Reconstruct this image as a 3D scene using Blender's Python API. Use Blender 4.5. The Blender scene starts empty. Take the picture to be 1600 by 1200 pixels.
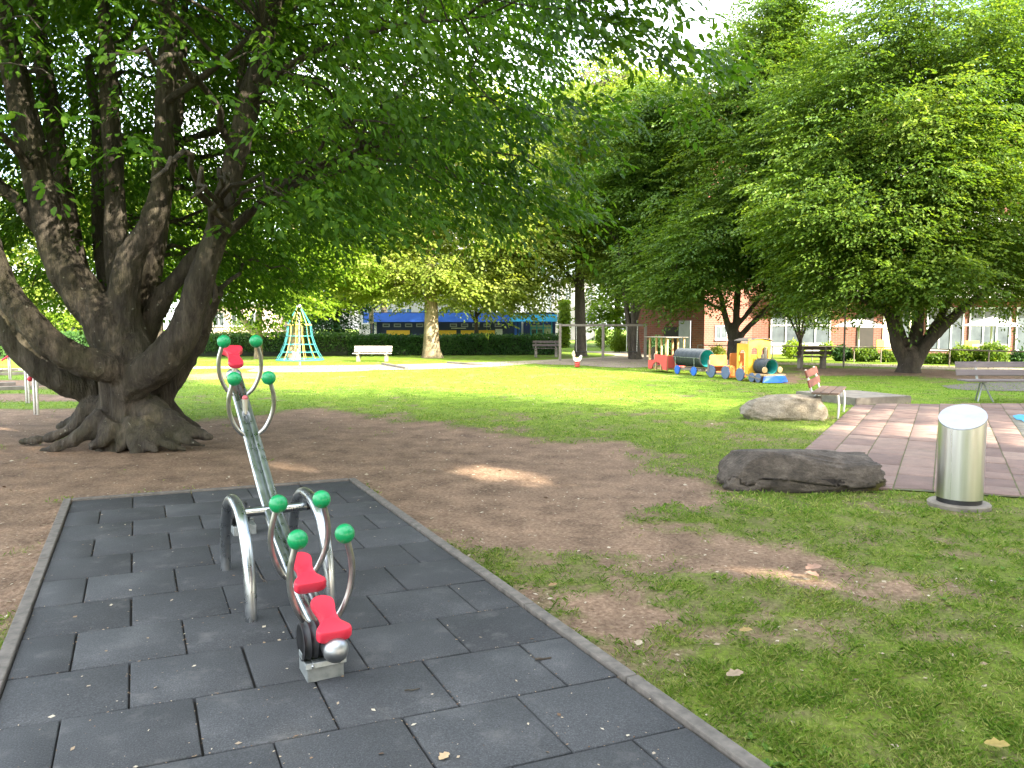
import bpy, bmesh, math, random
import numpy as np
from mathutils import Vector, Matrix

R = math.radians
sc = bpy.context.scene
col = sc.collection

# ---------------------------------------------------------------- camera, sky, sun, exposure
FPX, CAMH, HORIZON = 1195.0, 1.62, 508.0
PITCH = math.atan((600 - HORIZON) / FPX)
cam = bpy.data.cameras.new("camera"); cam_o = bpy.data.objects.new("camera", cam); col.objects.link(cam_o)
cam.sensor_width = 36.0; cam.lens = 36.0 * FPX / 1600.0; cam.clip_end = 3000; cam.clip_start = 0.05
cam_o.location = (0, 0, CAMH); cam_o.rotation_euler = (R(90) - PITCH, 0, 0)
sc.camera = cam_o

SUN_AZ, SUN_EL = 132.0, 29.0          # clockwise from +Y, degrees
w = bpy.data.worlds.new("World"); sc.world = w; w.use_nodes = True
nt = w.node_tree; bg = nt.nodes["Background"]; bg.inputs[1].default_value = 0.15
sky = nt.nodes.new("ShaderNodeTexSky"); sky.sky_type = 'NISHITA'; sky.sun_disc = False
sky.sun_elevation = R(SUN_EL); sky.sun_rotation = R(SUN_AZ); sky.dust_density = 2.5; sky.air_density = 1.0; sky.ozone_density = 1.0
tc = nt.nodes.new("ShaderNodeTexCoord"); mp = nt.nodes.new("ShaderNodeMapping"); mp.inputs['Scale'].default_value = (1, 1, 2.2)
nz = nt.nodes.new("ShaderNodeTexNoise"); nz.inputs['Scale'].default_value = 2.2; nz.inputs['Detail'].default_value = 5
rp = nt.nodes.new("ShaderNodeValToRGB"); rp.color_ramp.elements[0].position = .38; rp.color_ramp.elements[1].position = .62
mx = nt.nodes.new("ShaderNodeMixRGB"); mx.inputs[2].default_value = (7.0, 7.2, 7.5, 1)
nt.links.new(tc.outputs['Generated'], mp.inputs[0]); nt.links.new(mp.outputs[0], nz.inputs['Vector'])
nt.links.new(nz.outputs['Fac'], rp.inputs[0]); nt.links.new(rp.outputs[0], mx.inputs[0])
nt.links.new(sky.outputs[0], mx.inputs[1]); nt.links.new(mx.outputs[0], bg.inputs[0])

sl = bpy.data.lights.new("sun", 'SUN'); sl.energy = 5.0; sl.angle = R(0.5); sl.color = (1.0, .90, .74)
so = bpy.data.objects.new("sun", sl); col.objects.link(so)
SUND = Vector((math.sin(R(SUN_AZ)) * math.cos(R(SUN_EL)), math.cos(R(SUN_AZ)) * math.cos(R(SUN_EL)), math.sin(R(SUN_EL))))
so.rotation_euler = SUND.to_track_quat('Z', 'Y').to_euler(); so.location = (30, -30, 40)

sc.view_settings.view_transform = 'Standard'; sc.view_settings.look = 'None'
sc.view_settings.exposure = 2.65; sc.view_settings.gamma = 1.0
sc.cycles.max_bounces = 8; sc.cycles.diffuse_bounces = 4; sc.cycles.glossy_bounces = 3
sc.cycles.transmission_bounces = 4; sc.cycles.use_denoising = True
sc.cycles.sample_clamp_indirect = 6.0
try: sc.cycles.denoising_input_passes = 'RGB_ALBEDO_NORMAL'
except Exception: pass

# ---------------------------------------------------------------- pixel of the survey photo -> place
_c, _s = math.cos(PITCH), math.sin(PITCH)
def _ray(u, v):
    x = (u - 800) / FPX; y = -(v - 600) / FPX
    return x, y * _s + _c, y * _c - _s
def G(u, v):                      # point of the ground seen there
    x, y, z = _ray(u, v); t = CAMH / -z
    return Vector((x * t, y * t, 0))
def P(u, v, Y):                   # point at distance Y seen there
    x, y, z = _ray(u, v); t = Y / y
    return Vector((x * t, Y, CAMH + z * t))

# ---------------------------------------------------------------- helpers
def tag(o, label=None, cat=None, group=None, kind=None):
    if label: o['label'] = label
    if cat: o['category'] = cat
    if group: o['group'] = group
    if kind: o['kind'] = kind
    return o
def thing(name, loc, rz, label, cat, group=None):
    o = bpy.data.objects.new(name, None); col.objects.link(o); o.empty_display_size = .2
    o.location = loc; o.rotation_euler = (0, 0, rz)
    return tag(o, label, cat, group)
def copy_tree(o, parent=None):
    c = o.copy(); col.objects.link(c)
    if parent: c.parent = parent
    for ch in [x for x in bpy.data.objects if x.parent == o]:
        copy_tree(ch, c)
    return c

class MB:
    def __init__(s): s.v = []; s.f = []
    def add(s, vs, fs):
        b = len(s.v); s.v.extend([tuple(p) for p in vs]); s.f.extend([tuple(i + b for i in f) for f in fs]); return s
    def box(s, c, d, rot=None, bev=0.0):
        hx, hy, hz = d[0] / 2, d[1] / 2, d[2] / 2
        if bev <= 0:
            vs = [Vector((x, y, z)) for z in (-hz, hz) for y in (-hy, hy) for x in (-hx, hx)]
            fs = [(0, 2, 3, 1), (4, 5, 7, 6), (0, 1, 5, 4), (2, 6, 7, 3), (0, 4, 6, 2), (1, 3, 7, 5)]
        else:
            bm = bmesh.new(); bmesh.ops.create_cube(bm, size=1)
            bmesh.ops.scale(bm, vec=d, verts=bm.verts)
            bmesh.ops.bevel(bm, geom=bm.edges[:], offset=bev, segments=2, affect='EDGES', profile=.5)
            bm.verts.index_update(); vs = [v.co.copy() for v in bm.verts]; fs = [[v.index for v in f.verts] for f in bm.faces]; bm.free()
        m = Matrix.Identity(3) if rot is None else rot
        return s.add([m @ v + Vector(c) for v in vs], fs)
    def tube(s, pts, rad, n=10, cap=True, closed=False):
        pts = [Vector(p) for p in pts]
        if not hasattr(rad, '__len__'): rad = [rad] * len(pts)
        vs = []; fs = []; prev = None; m = len(pts)
        for i, p in enumerate(pts):
            if closed: t = pts[(i + 1) % m] - pts[i - 1]
            else: t = pts[min(i + 1, m - 1)] - pts[max(i - 1, 0)]
            if t.length < 1e-9: t = Vector((0, 0, 1))
            t.normalize()
            if prev is None:
                a = Vector((0, 0, 1)) if abs(t.z) < .9 else Vector((1, 0, 0)); x = t.cross(a).normalized()
            else: x = (prev - t * prev.dot(t)).normalized()
            prev = x; y = t.cross(x)
            for k in range(n):
                a = 2 * math.pi * k / n; vs.append(p + (x * math.cos(a) + y * math.sin(a)) * rad[i])
        for i in range(m if closed else m - 1):
            j = (i + 1) % m
            for k in range(n):
                l = (k + 1) % n; fs.append((i * n + k, i * n + l, j * n + l, j * n + k))
        if cap and not closed:
            fs.append(tuple(range(n - 1, -1, -1))); fs.append(tuple((m - 1) * n + k for k in range(n)))
        return s.add(vs, fs)
    def lathe(s, prof, n=24, o=(0, 0, 0), rot=None):      # prof: (r, z) list
        vs = []; fs = []; o = Vector(o); m = rot or Matrix.Identity(3)
        for r, z in prof:
            for k in range(n):
                a = 2 * math.pi * k / n; vs.append(m @ Vector((r * math.cos(a), r * math.sin(a), z)) + o)
        for i in range(len(prof) - 1):
            for k in range(n):
                l = (k + 1) % n; fs.append((i * n + k, i * n + l, (i + 1) * n + l, (i + 1) * n + k))
        if prof[0][0] > 1e-6: fs.append(tuple(range(n - 1, -1, -1)))
        if prof[-1][0] > 1e-6: fs.append(tuple((len(prof) - 1) * n + k for k in range(n)))
        return s.add(vs, fs)
    def sphere(s, c, r, n=20):
        return s.lathe([(max(r * math.sin(math.pi * i / n), 1e-7 if i in (0, n) else 0), -r * math.cos(math.pi * i / n)) for i in range(n + 1)], n, c)
    def prism(s, poly, z0, z1, M=None):        # polygon in local xy extruded z0..z1, M 4x4
        n = len(poly); M = M or Matrix.Identity(4)
        vs = [M @ Vector((x, y, z0)) for x, y in poly] + [M @ Vector((x, y, z1)) for x, y in poly]
        fs = [tuple(range(n - 1, -1, -1)), tuple(range(n, 2 * n))] + [(i, (i + 1) % n, n + (i + 1) % n, n + i) for i in range(n)]
        return s.add(vs, fs)
    def build(s, name, mat, parent=None, smooth=False, org=None, bevel=0):
        vs = s.v if org is None else [(p[0] - org[0], p[1] - org[1], p[2] - org[2]) for p in s.v]
        me = bpy.data.meshes.new(name); me.from_pydata(vs, [], s.f); me.update()
        bm = bmesh.new(); bm.from_mesh(me); bmesh.ops.recalc_face_normals(bm, faces=bm.faces[:])
        if bevel: bmesh.ops.bevel(bm, geom=[e for e in bm.edges if e.is_manifold and e.calc_face_angle(0) > .6], offset=bevel, segments=2, affect='EDGES', clamp_overlap=True)
        bm.to_mesh(me); bm.free()
        if smooth:
            me.polygons.foreach_set('use_smooth', [True] * len(me.polygons))
            try: me.set_sharp_from_angle(angle=R(42))
            except Exception: pass
        me.materials.append(mat)
        o = bpy.data.objects.new(name, me); col.objects.link(o)
        if parent: o.parent = parent
        return o

def smooth_path(pts, n=6):           # Catmull-Rom through points (tuples of any length)
    pts = [np.array(p, float) for p in pts]; out = []
    q = [2 * pts[0] - pts[1]] + pts + [2 * pts[-1] - pts[-2]]
    for i in range(1, len(q) - 2):
        for k in range(n):
            t = k / n; a, b, c, d = q[i - 1], q[i], q[i + 1], q[i + 2]
            out.append(.5 * (2 * b + (c - a) * t + (2 * a - 5 * b + 4 * c - d) * t * t + (3 * b - a - 3 * c + d) * t ** 3))
    out.append(pts[-1]); return out
def rot_z(a): return Matrix.Rotation(a, 3, 'Z')

# value noise on numpy points (N,3)
def vnoise(p, seed=0):
    p = np.asarray(p, float); i = np.floor(p).astype(np.int64); f = p - i; f = f * f * (3 - 2 * f)
    def h(ix, iy, iz):
        n = (ix * 374761393 + iy * 668265263 + iz * 2147483647 + seed * 144269) & 0x7fffffff
        n = (n ^ (n >> 13)) * 1274126177 & 0x7fffffff
        return ((n ^ (n >> 16)) & 0xffff) / 65535.0
    r = 0
    for dx in (0, 1):
        for dy in (0, 1):
            for dz in (0, 1):
                wgt = (f[:, 0] if dx else 1 - f[:, 0]) * (f[:, 1] if dy else 1 - f[:, 1]) * (f[:, 2] if dz else 1 - f[:, 2])
                r = r + wgt * h(i[:, 0] + dx, i[:, 1] + dy, i[:, 2] + dz)
    return r
def fbm(p, seed=0, o=4):
    r = 0; a = .5; p = np.asarray(p, float)
    for k in range(o): r = r + a * vnoise(p * 2 ** k, seed + k); a *= .5
    return r / (1 - .5 ** o)

# ---------------------------------------------------------------- materials
def new_mat(name):
    m = bpy.data.materials.new(name); m.use_nodes = True
    return m, m.node_tree, m.node_tree.nodes['Principled BSDF']
def c4(c): return (c[0], c[1], c[2], 1)
def coords(nt, scale=(1, 1, 1), kind='Object'):
    t = nt.nodes.new('ShaderNodeTexCoord'); m = nt.nodes.new('ShaderNodeMapping'); m.inputs['Scale'].default_value = scale
    nt.links.new(t.outputs[kind], m.inputs[0]); return m.outputs[0]
def noise(nt, vec, scale, detail=4, rough=.55):
    n = nt.nodes.new('ShaderNodeTexNoise'); n.inputs['Scale'].default_value = scale; n.inputs['Detail'].default_value = detail; n.inputs['Roughness'].default_value = rough
    nt.links.new(vec, n.inputs['Vector']); return n.outputs['Fac']
def ramp(nt, fac, stops):
    r = nt.nodes.new('ShaderNodeValToRGB'); e = r.color_ramp.elements
    while len(e) < len(stops): e.new(.5)
    for k, (p, c) in enumerate(stops): e[k].position = p; e[k].color = c4(c) if hasattr(c, '__len__') else (c, c, c, 1)
    nt.links.new(fac, r.inputs[0]); return r.outputs[0]
def mixc(nt, fac, a, b, mode='MIX'):
    m = nt.nodes.new('ShaderNodeMixRGB'); m.blend_type = mode
    for s, val in ((0, fac), (1, a), (2, b)):
        if hasattr(val, 'is_linked') or hasattr(val, 'links'): nt.links.new(val, m.inputs[s])
        else: m.inputs[s].default_value = val if s == 0 else c4(val)
    return m.outputs[0]
def bump(nt, h, bs, strength=.3, dist=.02):
    b = nt.nodes.new('ShaderNodeBump'); b.inputs['Strength'].default_value = strength; b.inputs['Distance'].default_value = dist
    nt.links.new(h, b.inputs['Height']); nt.links.new(b.outputs[0], bs.inputs['Normal'])
def simple(name, a, b=None, scale=6, rough=.6, metal=0, bmp=0, bscale=None, det=5, sc3=(1, 1, 1), rvar=0, dist=.01):
    m, nt, bs = new_mat(name); v = coords(nt, sc3); b = b or tuple(x * .75 for x in a)
    n = noise(nt, v, scale, det)
    nt.links.new(ramp(nt, n, [(.3, b), (.7, a)]), bs.inputs['Base Color'])
    bs.inputs['Roughness'].default_value = rough; bs.inputs['Metallic'].default_value = metal
    if rvar: nt.links.new(ramp(nt, n, [(.3, rough - rvar), (.7, rough + rvar)]), bs.inputs['Roughness'])
    if bmp: bump(nt, noise(nt, v, bscale or scale * 3, 6), bs, bmp, dist)
    return m
def attr(nt, name):
    a = nt.nodes.new('ShaderNodeAttribute'); a.attribute_name = name; return a.outputs['Fac']
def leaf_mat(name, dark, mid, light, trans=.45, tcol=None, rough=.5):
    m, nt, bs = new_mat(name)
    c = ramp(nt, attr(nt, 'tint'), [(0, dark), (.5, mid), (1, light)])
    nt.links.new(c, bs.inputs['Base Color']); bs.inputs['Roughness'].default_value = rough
    bs.inputs['Specular IOR Level'].default_value = .22
    tr = nt.nodes.new('ShaderNodeBsdfTranslucent'); mxs = nt.nodes.new('ShaderNodeMixShader'); mxs.inputs[0].default_value = trans
    tcn = mixc(nt, 1.0, c, tcol or (1.9, 1.9, .7), 'MULTIPLY'); nt.links.new(tcn, tr.inputs[0])
    nt.links.new(bs.outputs[0], mxs.inputs[1]); nt.links.new(tr.outputs[0], mxs.inputs[2])
    nt.links.new(mxs.outputs[0], nt.nodes['Material Output'].inputs[0]); return m

M = {}
M['beech'] = leaf_mat('beech_leaf', (.018, .055, .006), (.044, .105, .009), (.095, .165, .014), .50)
M['tree_green'] = leaf_mat('tree_leaf', (.030, .072, .012), (.078, .138, .018), (.165, .220, .030), .38)
M['tree_dark'] = leaf_mat('dark_leaf', (.018, .060, .018), (.035, .090, .025), (.060, .120, .030), .30)
M['plane'] = leaf_mat('plane_leaf', (.090, .140, .020), (.170, .225, .040), (.270, .300, .075), .42)
M['lime'] = leaf_mat('lime_leaf', (.090, .160, .015), (.140, .220, .020), (.200, .270, .030), .45)
M['hedge'] = leaf_mat('hedge_leaf', (.020, .060, .015), (.035, .095, .020), (.070, .140, .030), .25)
M['core'] = simple('dark_core', (.020, .030, .012), (.010, .016, .008), 8, .95)
M['steel'] = simple('galvanised_steel', (.46, .48, .49), (.34, .36, .37), 14, .30, 1.0, rvar=.07)
M['steel2'] = simple('brushed_steel', (.74, .73, .72), (.66, .65, .64), 3, .30, 1.0, sc3=(9, 9, .15), rvar=.03)
M['steelplate'] = simple('brushed_steel_plate', (.40, .41, .43), (.28, .29, .31), 9, .55, .6, rvar=.1)
M['zinc'] = simple('zinc_block', (.32, .34, .33), (.20, .22, .215), 26, .5, .6, rvar=.1)
M['red'] = simple('red_plastic', (.62, .030, .060), (.52, .022, .045), 5, .42)
M['pink'] = simple('worn_red_stub', (.50, .12, .13), (.35, .06, .07), 30, .6)
M['green'] = simple('green_plastic', (.005, .29, .095), (.004, .22, .07), 5, .30)
M['black'] = simple('black_rubber', (.012, .012, .014), (.008, .008, .009), 20, .55)
M['dark_gap'] = simple('gap_soil', (.010, .010, .010), (.020, .016, .012), 30, .95)

def rubber():
    m, nt, bs = new_mat('rubber_granulate'); v = coords(nt)
    big = noise(nt, v, 2.2, 5, .6); fine = noise(nt, v, 160, 3, .7)
    a = ramp(nt, big, [(.30, (.043, .045, .047)), (.55, (.055, .057, .059)), (.78, (.090, .091, .092))])
    sp = ramp(nt, fine, [(.35, .55), (.60, 1.0), (.72, 1.7)])
    t = ramp(nt, attr(nt, 'tint'), [(0, .82), (1, 1.2)])
    c = mixc(nt, 1.0, mixc(nt, 1.0, a, sp, 'MULTIPLY'), t, 'MULTIPLY')
    stain = ramp(nt, noise(nt, v, 5.5, 6, .7), [(.56, 0), (.72, .6)])
    nt.links.new(mixc(nt, stain, c, (.105, .102, .098)), bs.inputs['Base Color'])
    bs.inputs['Roughness'].default_value = .82; bs.inputs['Specular IOR Level'].default_value = .3
    bump(nt, fine, bs, .55, .004); return m
M['rubber'] = rubber()
M['kerb'] = simple('kerb_concrete', (.155, .135, .115), (.075, .068, .058), 18, .9, 0, .4, 60, sc3=(1, 1, 1), dist=.004)
M['concrete'] = simple('concrete', (.24, .21, .17), (.12, .105, .085), 5, .9, 0, .35, 40, dist=.006)
M['sand'] = simple('pale_sand', (.36, .30, .21), (.26, .21, .145), 1.4, .95, 0, .3, 30)
M['gravel'] = simple('grey_sand', (.26, .205, .15), (.17, .13, .095), 1.1, .95, 0, .4, 30)

def ground_mat():
    m, nt, bs = new_mat('lawn_and_soil'); v = coords(nt)
    n1 = noise(nt, v, .35, 5, .6); n2 = noise(nt, v, 2.6, 6, .65); n3 = noise(nt, v, 34, 5, .7); n4 = noise(nt, coords(nt, (1, .35, 1)), 90, 3, .7)
    g1 = ramp(nt, n3, [(.28, (.070, .120, .012)), (.5, (.122, .208, .017)), (.72, (.195, .275, .030))])
    gw = ramp(nt, n3, [(.28, (.095, .074, .038)), (.44, (.095, .120, .022)), (.58, (.120, .175, .020)), (.74, (.215, .235, .065))]); g1 = mixc(nt, attr(nt, 'wear_shade'), g1, gw)  # near lawn worn and dimmer; far green brightened to look sunlit
    g2 = ramp(nt, n2, [(.3, .72), (.7, 1.22)]); g3 = ramp(nt, n1, [(.3, (.95, .95, .9)), (.7, (1.12, 1.04, 1.0))])
    gr = mixc(nt, 1.0, mixc(nt, 1.0, g1, g2, 'MULTIPLY'), g3, 'MULTIPLY')
    d1 = ramp(nt, n3, [(.25, (.085, .054, .034)), (.5, (.195, .128, .084)), (.75, (.33, .240, .165))])
    d2 = ramp(nt, n2, [(.3, .60), (.5, 1.0), (.7, 1.35)]); dr = mixc(nt, 1.0, d1, d2, 'MULTIPLY')
    spk = ramp(nt, n4, [(.70, 0), (.76, .6)]); dr = mixc(nt, spk, dr, (.36, .31, .25))
    a = attr(nt, 'dirt')
    add = nt.nodes.new('ShaderNodeMath'); add.operation = 'ADD'; nt.links.new(a, add.inputs[0])
    sub = nt.nodes.new('ShaderNodeMath'); sub.operation = 'MULTIPLY_ADD'; nt.links.new(noise(nt, v, 7, 6, .75), sub.inputs[0]); sub.inputs[1].default_value = .9; sub.inputs[2].default_value = -.45
    nt.links.new(sub.outputs[0], add.inputs[1])
    k = ramp(nt, add.outputs[0], [(.34, 0), (.66, 1)])
    th = ramp(nt, add.outputs[0], [(.14, 0), (.42, .85)]); thc = ramp(nt, n3, [(.3, (.075, .062, .030)), (.5, (.125, .118, .045)), (.72, (.215, .195, .090))]); gr = mixc(nt, th, gr, thc)
    nt.links.new(mixc(nt, k, gr, dr), bs.inputs['Base Color']); bs.inputs['Roughness'].default_value = .95
    bs.inputs['Specular IOR Level'].default_value = .15
    bump(nt, n3, bs, .7, .03); return m
M['ground'] = ground_mat()
M['grass'] = leaf_mat('grass_blade', (.060, .135, .016), (.140, .235, .028), (.36, .36, .14), .35, (1.6, 1.6, .8), .6)
M['litter'] = leaf_mat('litter', (.12, .07, .04), (.27, .20, .13), (.50, .44, .33), .1, (1, 1, 1), .8)

def slab_mat(name, stops, moss):
    m, nt, bs = new_mat(name); v = coords(nt)
    c = ramp(nt, attr(nt, 'tint'), stops)
    n = noise(nt, v, 5, 6, .7); n2 = noise(nt, v, 55, 4, .7)
    c = mixc(nt, 1.0, c, ramp(nt, n, [(.25, .68), (.75, 1.25)]), 'MULTIPLY'); c = mixc(nt, 1.0, c, ramp(nt, n2, [(.3, .8), (.7, 1.15)]), 'MULTIPLY')
    nt.links.new(mixc(nt, ramp(nt, noise(nt, v, 1.3, 6, .75), [(.58, 0), (.74, moss)]), c, (.13, .13, .08)), bs.inputs['Base Color'])
    bs.inputs['Roughness'].default_value = .8; bump(nt, n2, bs, .35, .008); return m
M['slab'] = slab_mat('red_sandstone_slab', [(0, (.120, .074, .060)), (.5, (.168, .106, .084)), (1, (.215, .145, .112))], .35)
M['slab2'] = slab_mat('grey_slab', [(0, (.09, .085, .072)), (.5, (.125, .115, .09)), (1, (.165, .15, .115))], .5)
M['joint'] = simple('mossy_joint', (.100, .115, .030), (.055, .050, .03), 7, .95)

def rock_mat(name, lo, mid, hi, moss=(.150, .135, .012)):
    m, nt, bs = new_mat(name); v = coords(nt); vs = coords(nt, (1.2, 1.2, 2.4))
    n = noise(nt, vs, 4.5, 9, .68); f = noise(nt, v, 38, 5, .7); b = noise(nt, v, 2.1, 4, .6)
    c = ramp(nt, n, [(.28, lo), (.5, mid), (.74, hi)]); c = mixc(nt, 1.0, c, ramp(nt, f, [(.3, .72), (.7, 1.22)]), 'MULTIPLY')
    msk = ramp(nt, attr(nt, 'moss'), [(0, 0), (1, 1)]); mk = mixc(nt, 1.0, msk, ramp(nt, f, [(.34, .1), (.50, 1)]), 'MULTIPLY')
    nt.links.new(mixc(nt, mk, c, moss), bs.inputs['Base Color']); bs.inputs['Roughness'].default_value = .9
    mm = nt.nodes.new('ShaderNodeMath'); mm.operation = 'ADD'; nt.links.new(n, mm.inputs[0]); nt.links.new(f, mm.inputs[1])
    bump(nt, mm.outputs[0], bs, .8, .035); return m
M['rock_dark'] = rock_mat('dark_rock', (.026, .020, .015), (.078, .061, .046), (.175, .142, .110))
M['rock_pale'] = rock_mat('pale_rock', (.12, .095, .065), (.22, .185, .135), (.33, .285, .215), (.11, .13, .02))

def bark_mat(name, lo, mid, hi, moss, scale=5, stretch=.35, bs_=.6, dist=.02, mossamt=.45):
    m, nt, bs = new_mat(name); v = coords(nt); vs = coords(nt, (1, 1, stretch))
    n = noise(nt, vs, scale, 8, .65); f = noise(nt, vs, scale * 7, 5, .7)
    c = ramp(nt, n, [(.28, lo), (.5, mid), (.75, hi)]); c = mixc(nt, 1.0, c, ramp(nt, f, [(.3, .6), (.7, 1.35)]), 'MULTIPLY')
    mk = ramp(nt, noise(nt, v, 1.6, 7, .75), [(.45, 0), (.66, mossamt)]); c = mixc(nt, mk, c, moss)
    lich = ramp(nt, noise(nt, v, 16, 3, .5), [(.70, 0), (.745, .7)]); c = mixc(nt, lich, c, (.24, .24, .19))
    nt.links.new(c, bs.inputs['Base Color']); bs.inputs['Roughness'].default_value = .88; bs.inputs['Specular IOR Level'].default_value = .25
    mm = nt.nodes.new('ShaderNodeMath'); mm.operation = 'ADD'; nt.links.new(n, mm.inputs[0]); nt.links.new(f, mm.inputs[1])
    bump(nt, mm.outputs[0], bs, bs_, dist); return m
M['bark_beech'] = bark_mat('hornbeam_bark', (.018, .014, .011), (.055, .046, .035), (.125, .105, .080), (.050, .050, .016), 5.5, .2, 1.0, .05)
M['bark_dark'] = bark_mat('dark_bark', (.035, .028, .022), (.065, .053, .042), (.11, .092, .072), (.05, .05, .025), 5, .3, .6, .03)
M['bark_plane'] = bark_mat('plane_bark', (.13, .095, .055), (.24, .185, .115), (.38, .32, .21), (.18, .17, .07), 3.2, .45, .5, .02, .35)

# ---------------------------------------------------------------- gaps cut into the crowns along sun rays to place the sun flecks
FLECKS = [(800, 742, .50), (770, 735, .38), (455, 726, .30), (1205, 888, .22), (1235, 893, .20), (1165, 880, .16), (1350, 675, .62), (1405, 668, .62), (1450, 672, .5), (1565, 690, .65), (1545, 672, .5)]
def no_gap(A):
    p = A[0]; rg_ = np.random.default_rng(5); keep = np.ones(len(p), bool); s = np.array(SUND)
    for u, v, r in FLECKS:
        g = np.array(tuple(G(u, v))); q = p - g; t = q @ s; d = np.linalg.norm(q - t[:, None] * s[None], axis=1); k_ = np.clip((1.25 - d / r) / .8, 0, 1); keep &= ~((rg_.random(len(p)) < .90 * k_ * k_ * (3 - 2 * k_)) & (t > 1.0))
    return tuple(a[keep] for a in A)
# ---------------------------------------------------------------- leaves
def leaf_mesh(name, p, d, n, L, W, tint, mat, parent=None, org=(0, 0, 0), six=False, fold=.18, tipdrop=.12):
    p = p - np.array(org)[None, :]; N = len(p)
    d = d / (np.linalg.norm(d, axis=1, keepdims=True) + 1e-9)
    s = np.cross(d, n); s /= (np.linalg.norm(s, axis=1, keepdims=True) + 1e-9); n = np.cross(s, d)
    L = L[:, None]; W = W[:, None]; z = np.array([[0, 0, -1.0]])
    tip = p + d * L + z * L * tipdrop
    if six:
        def e(k, wk, sg): return p + d * L * k + z * L * tipdrop * k * k + s * W * .5 * wk * sg + n * W * fold * wk
        V = np.stack([p, e(.30, .92, 1), e(.68, .78, 1), tip, e(.68, .78, -1), e(.30, .92, -1)], 1); nv = 6
        F = np.array([0, 1, 2, 3, 0, 3, 4, 5]); ls = np.array([0, 4]); nl = 8
    else:
        V = np.stack([p, p + d * L * .45 + s * W * .5 + n * W * fold, tip, p + d * L * .45 - s * W * .5 + n * W * fold], 1); nv = 4
        F = np.array([0, 1, 2, 0, 2, 3]); ls = np.array([0, 3]); nl = 6
    return raw_mesh(name, V.reshape(-1, 3), (np.arange(N)[:, None] * nv + F[None, :]).ravel(), (np.arange(N)[:, None] * nl + ls[None, :]).ravel(), np.repeat(tint, nv), mat, parent)
def raw_mesh(name, V, loops, starts, tint, mat, parent=None):
    me = bpy.data.meshes.new(name)
    me.vertices.add(len(V)); me.vertices.foreach_set('co', V.astype(np.float32).ravel())
    me.loops.add(len(loops)); me.loops.foreach_set('vertex_index', loops.astype(np.int32))
    me.polygons.add(len(starts)); me.polygons.foreach_set('loop_start', starts.astype(np.int32))
    me.update(calc_edges=True)
    a = me.attributes.new('tint', 'FLOAT', 'POINT'); a.data.foreach_set('value', np.clip(tint, 0, 1).astype(np.float32))
    me.materials.append(mat); o = bpy.data.objects.new(name, me); col.objects.link(o)
    if parent: o.parent = parent
    return o
def unit(a): return a / (np.linalg.norm(a, axis=1, keepdims=True) + 1e-9)
def sprays(rng, pos, axis, slen, m, L, W, tint, droop=.25, fan=.32, hang=.25):
    """leafy twigs: pos (S,3) foot of each twig, axis (S,3); m leaves each -> arrays per leaf"""
    S = len(pos); axis = unit(axis)
    up = np.array([[0, 0, 1.0]]) + rng.normal(0, .30, (S, 3)); side = unit(np.cross(axis, up)); nn = unit(np.cross(side, axis))
    u = (np.arange(m)[None, :] + rng.random((S, m))) / m; sg = np.where((np.arange(m) % 2)[None, :] == 0, 1.0, -1.0) * np.ones((S, m))
    lat = rng.random((S, m)) ** .8 * fan * slen[:, None] * np.sin(np.pi * (.12 + .80 * u))
    p = pos[:, None] + axis[:, None] * (u * slen[:, None])[..., None] + side[:, None] * (sg * lat)[..., None]
    p[..., 2] -= droop * slen[:, None] * (u ** 2 + .5 * (lat / slen[:, None]))
    al = R(52) * (1 - .75 * u ** 3) + rng.normal(0, .22, (S, m))
    d = axis[:, None] * np.cos(al)[..., None] + side[:, None] * (sg * np.sin(al))[..., None] + rng.normal(0, .14, (S, m, 3))
    d[..., 2] -= hang * (.4 + rng.random((S, m)))
    n = nn[:, None] + rng.normal(0, .42, (S, m, 3))
    l = L * (.7 + .5 * rng.random((S, m))); ww = W * (.75 + .45 * rng.random((S, m)))
    t = tint[:, None] + rng.normal(0, .14, (S, m))
    return p.reshape(-1, 3), d.reshape(-1, 3), n.reshape(-1, 3), l.ravel(), ww.ravel(), t.ravel()

def limb_pts(spec):                      # (u, v, Y, width px) list -> smooth points + radii
    q = [tuple(P(u, v, Y)) + (wd * .5 * Y / FPX,) for u, v, Y, wd in spec]
    s = smooth_path(q, 5); return [Vector(a[:3]) for a in s], [max(a[3], .004) for a in s]

def solid(mb, voxel, smooth_it, amp, seed, freq=2.0):
    me = bpy.data.meshes.new('t'); me.from_pydata(mb.v, [], mb.f); me.update()
    bm = bmesh.new(); bm.from_mesh(me); bmesh.ops.recalc_face_normals(bm, faces=bm.faces[:]); bm.to_mesh(me); bm.free()
    o = bpy.data.objects.new('t', me); col.objects.link(o)
    r = o.modifiers.new('r', 'REMESH'); r.mode = 'VOXEL'; r.voxel_size = voxel
    s = o.modifiers.new('s', 'SMOOTH'); s.iterations = smooth_it; s.factor = .6
    dg = bpy.context.evaluated_depsgraph_get(); m2 = bpy.data.meshes.new_from_object(o.evaluated_get(dg)); bpy.data.objects.remove(o)
    n = len(m2.vertices); V = np.zeros(n * 3, np.float32); m2.vertices.foreach_get('co', V); V = V.reshape(-1, 3); N = np.zeros(n * 3, np.float32); m2.vertices.foreach_get('normal', N); N = N.reshape(-1, 3)
    q = V * np.array([freq, freq, freq * .35]); dd = amp * (fbm(q, seed, 4) - .5) * 2 - amp * .9 * np.abs(fbm(V * np.array([8.5, 8.5, .9]), seed + 9, 2) - .5) * 2 * 1.6 + amp * .4 + amp * .6 * (np.abs(fbm(V * np.array([5, 5, 1.2]), seed + 4, 3) - .5) * -3 + .35)
    V = V + N * dd[:, None]; m2.vertices.foreach_set('co', V.astype(np.float32).ravel()); m2.update(); return m2

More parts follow.
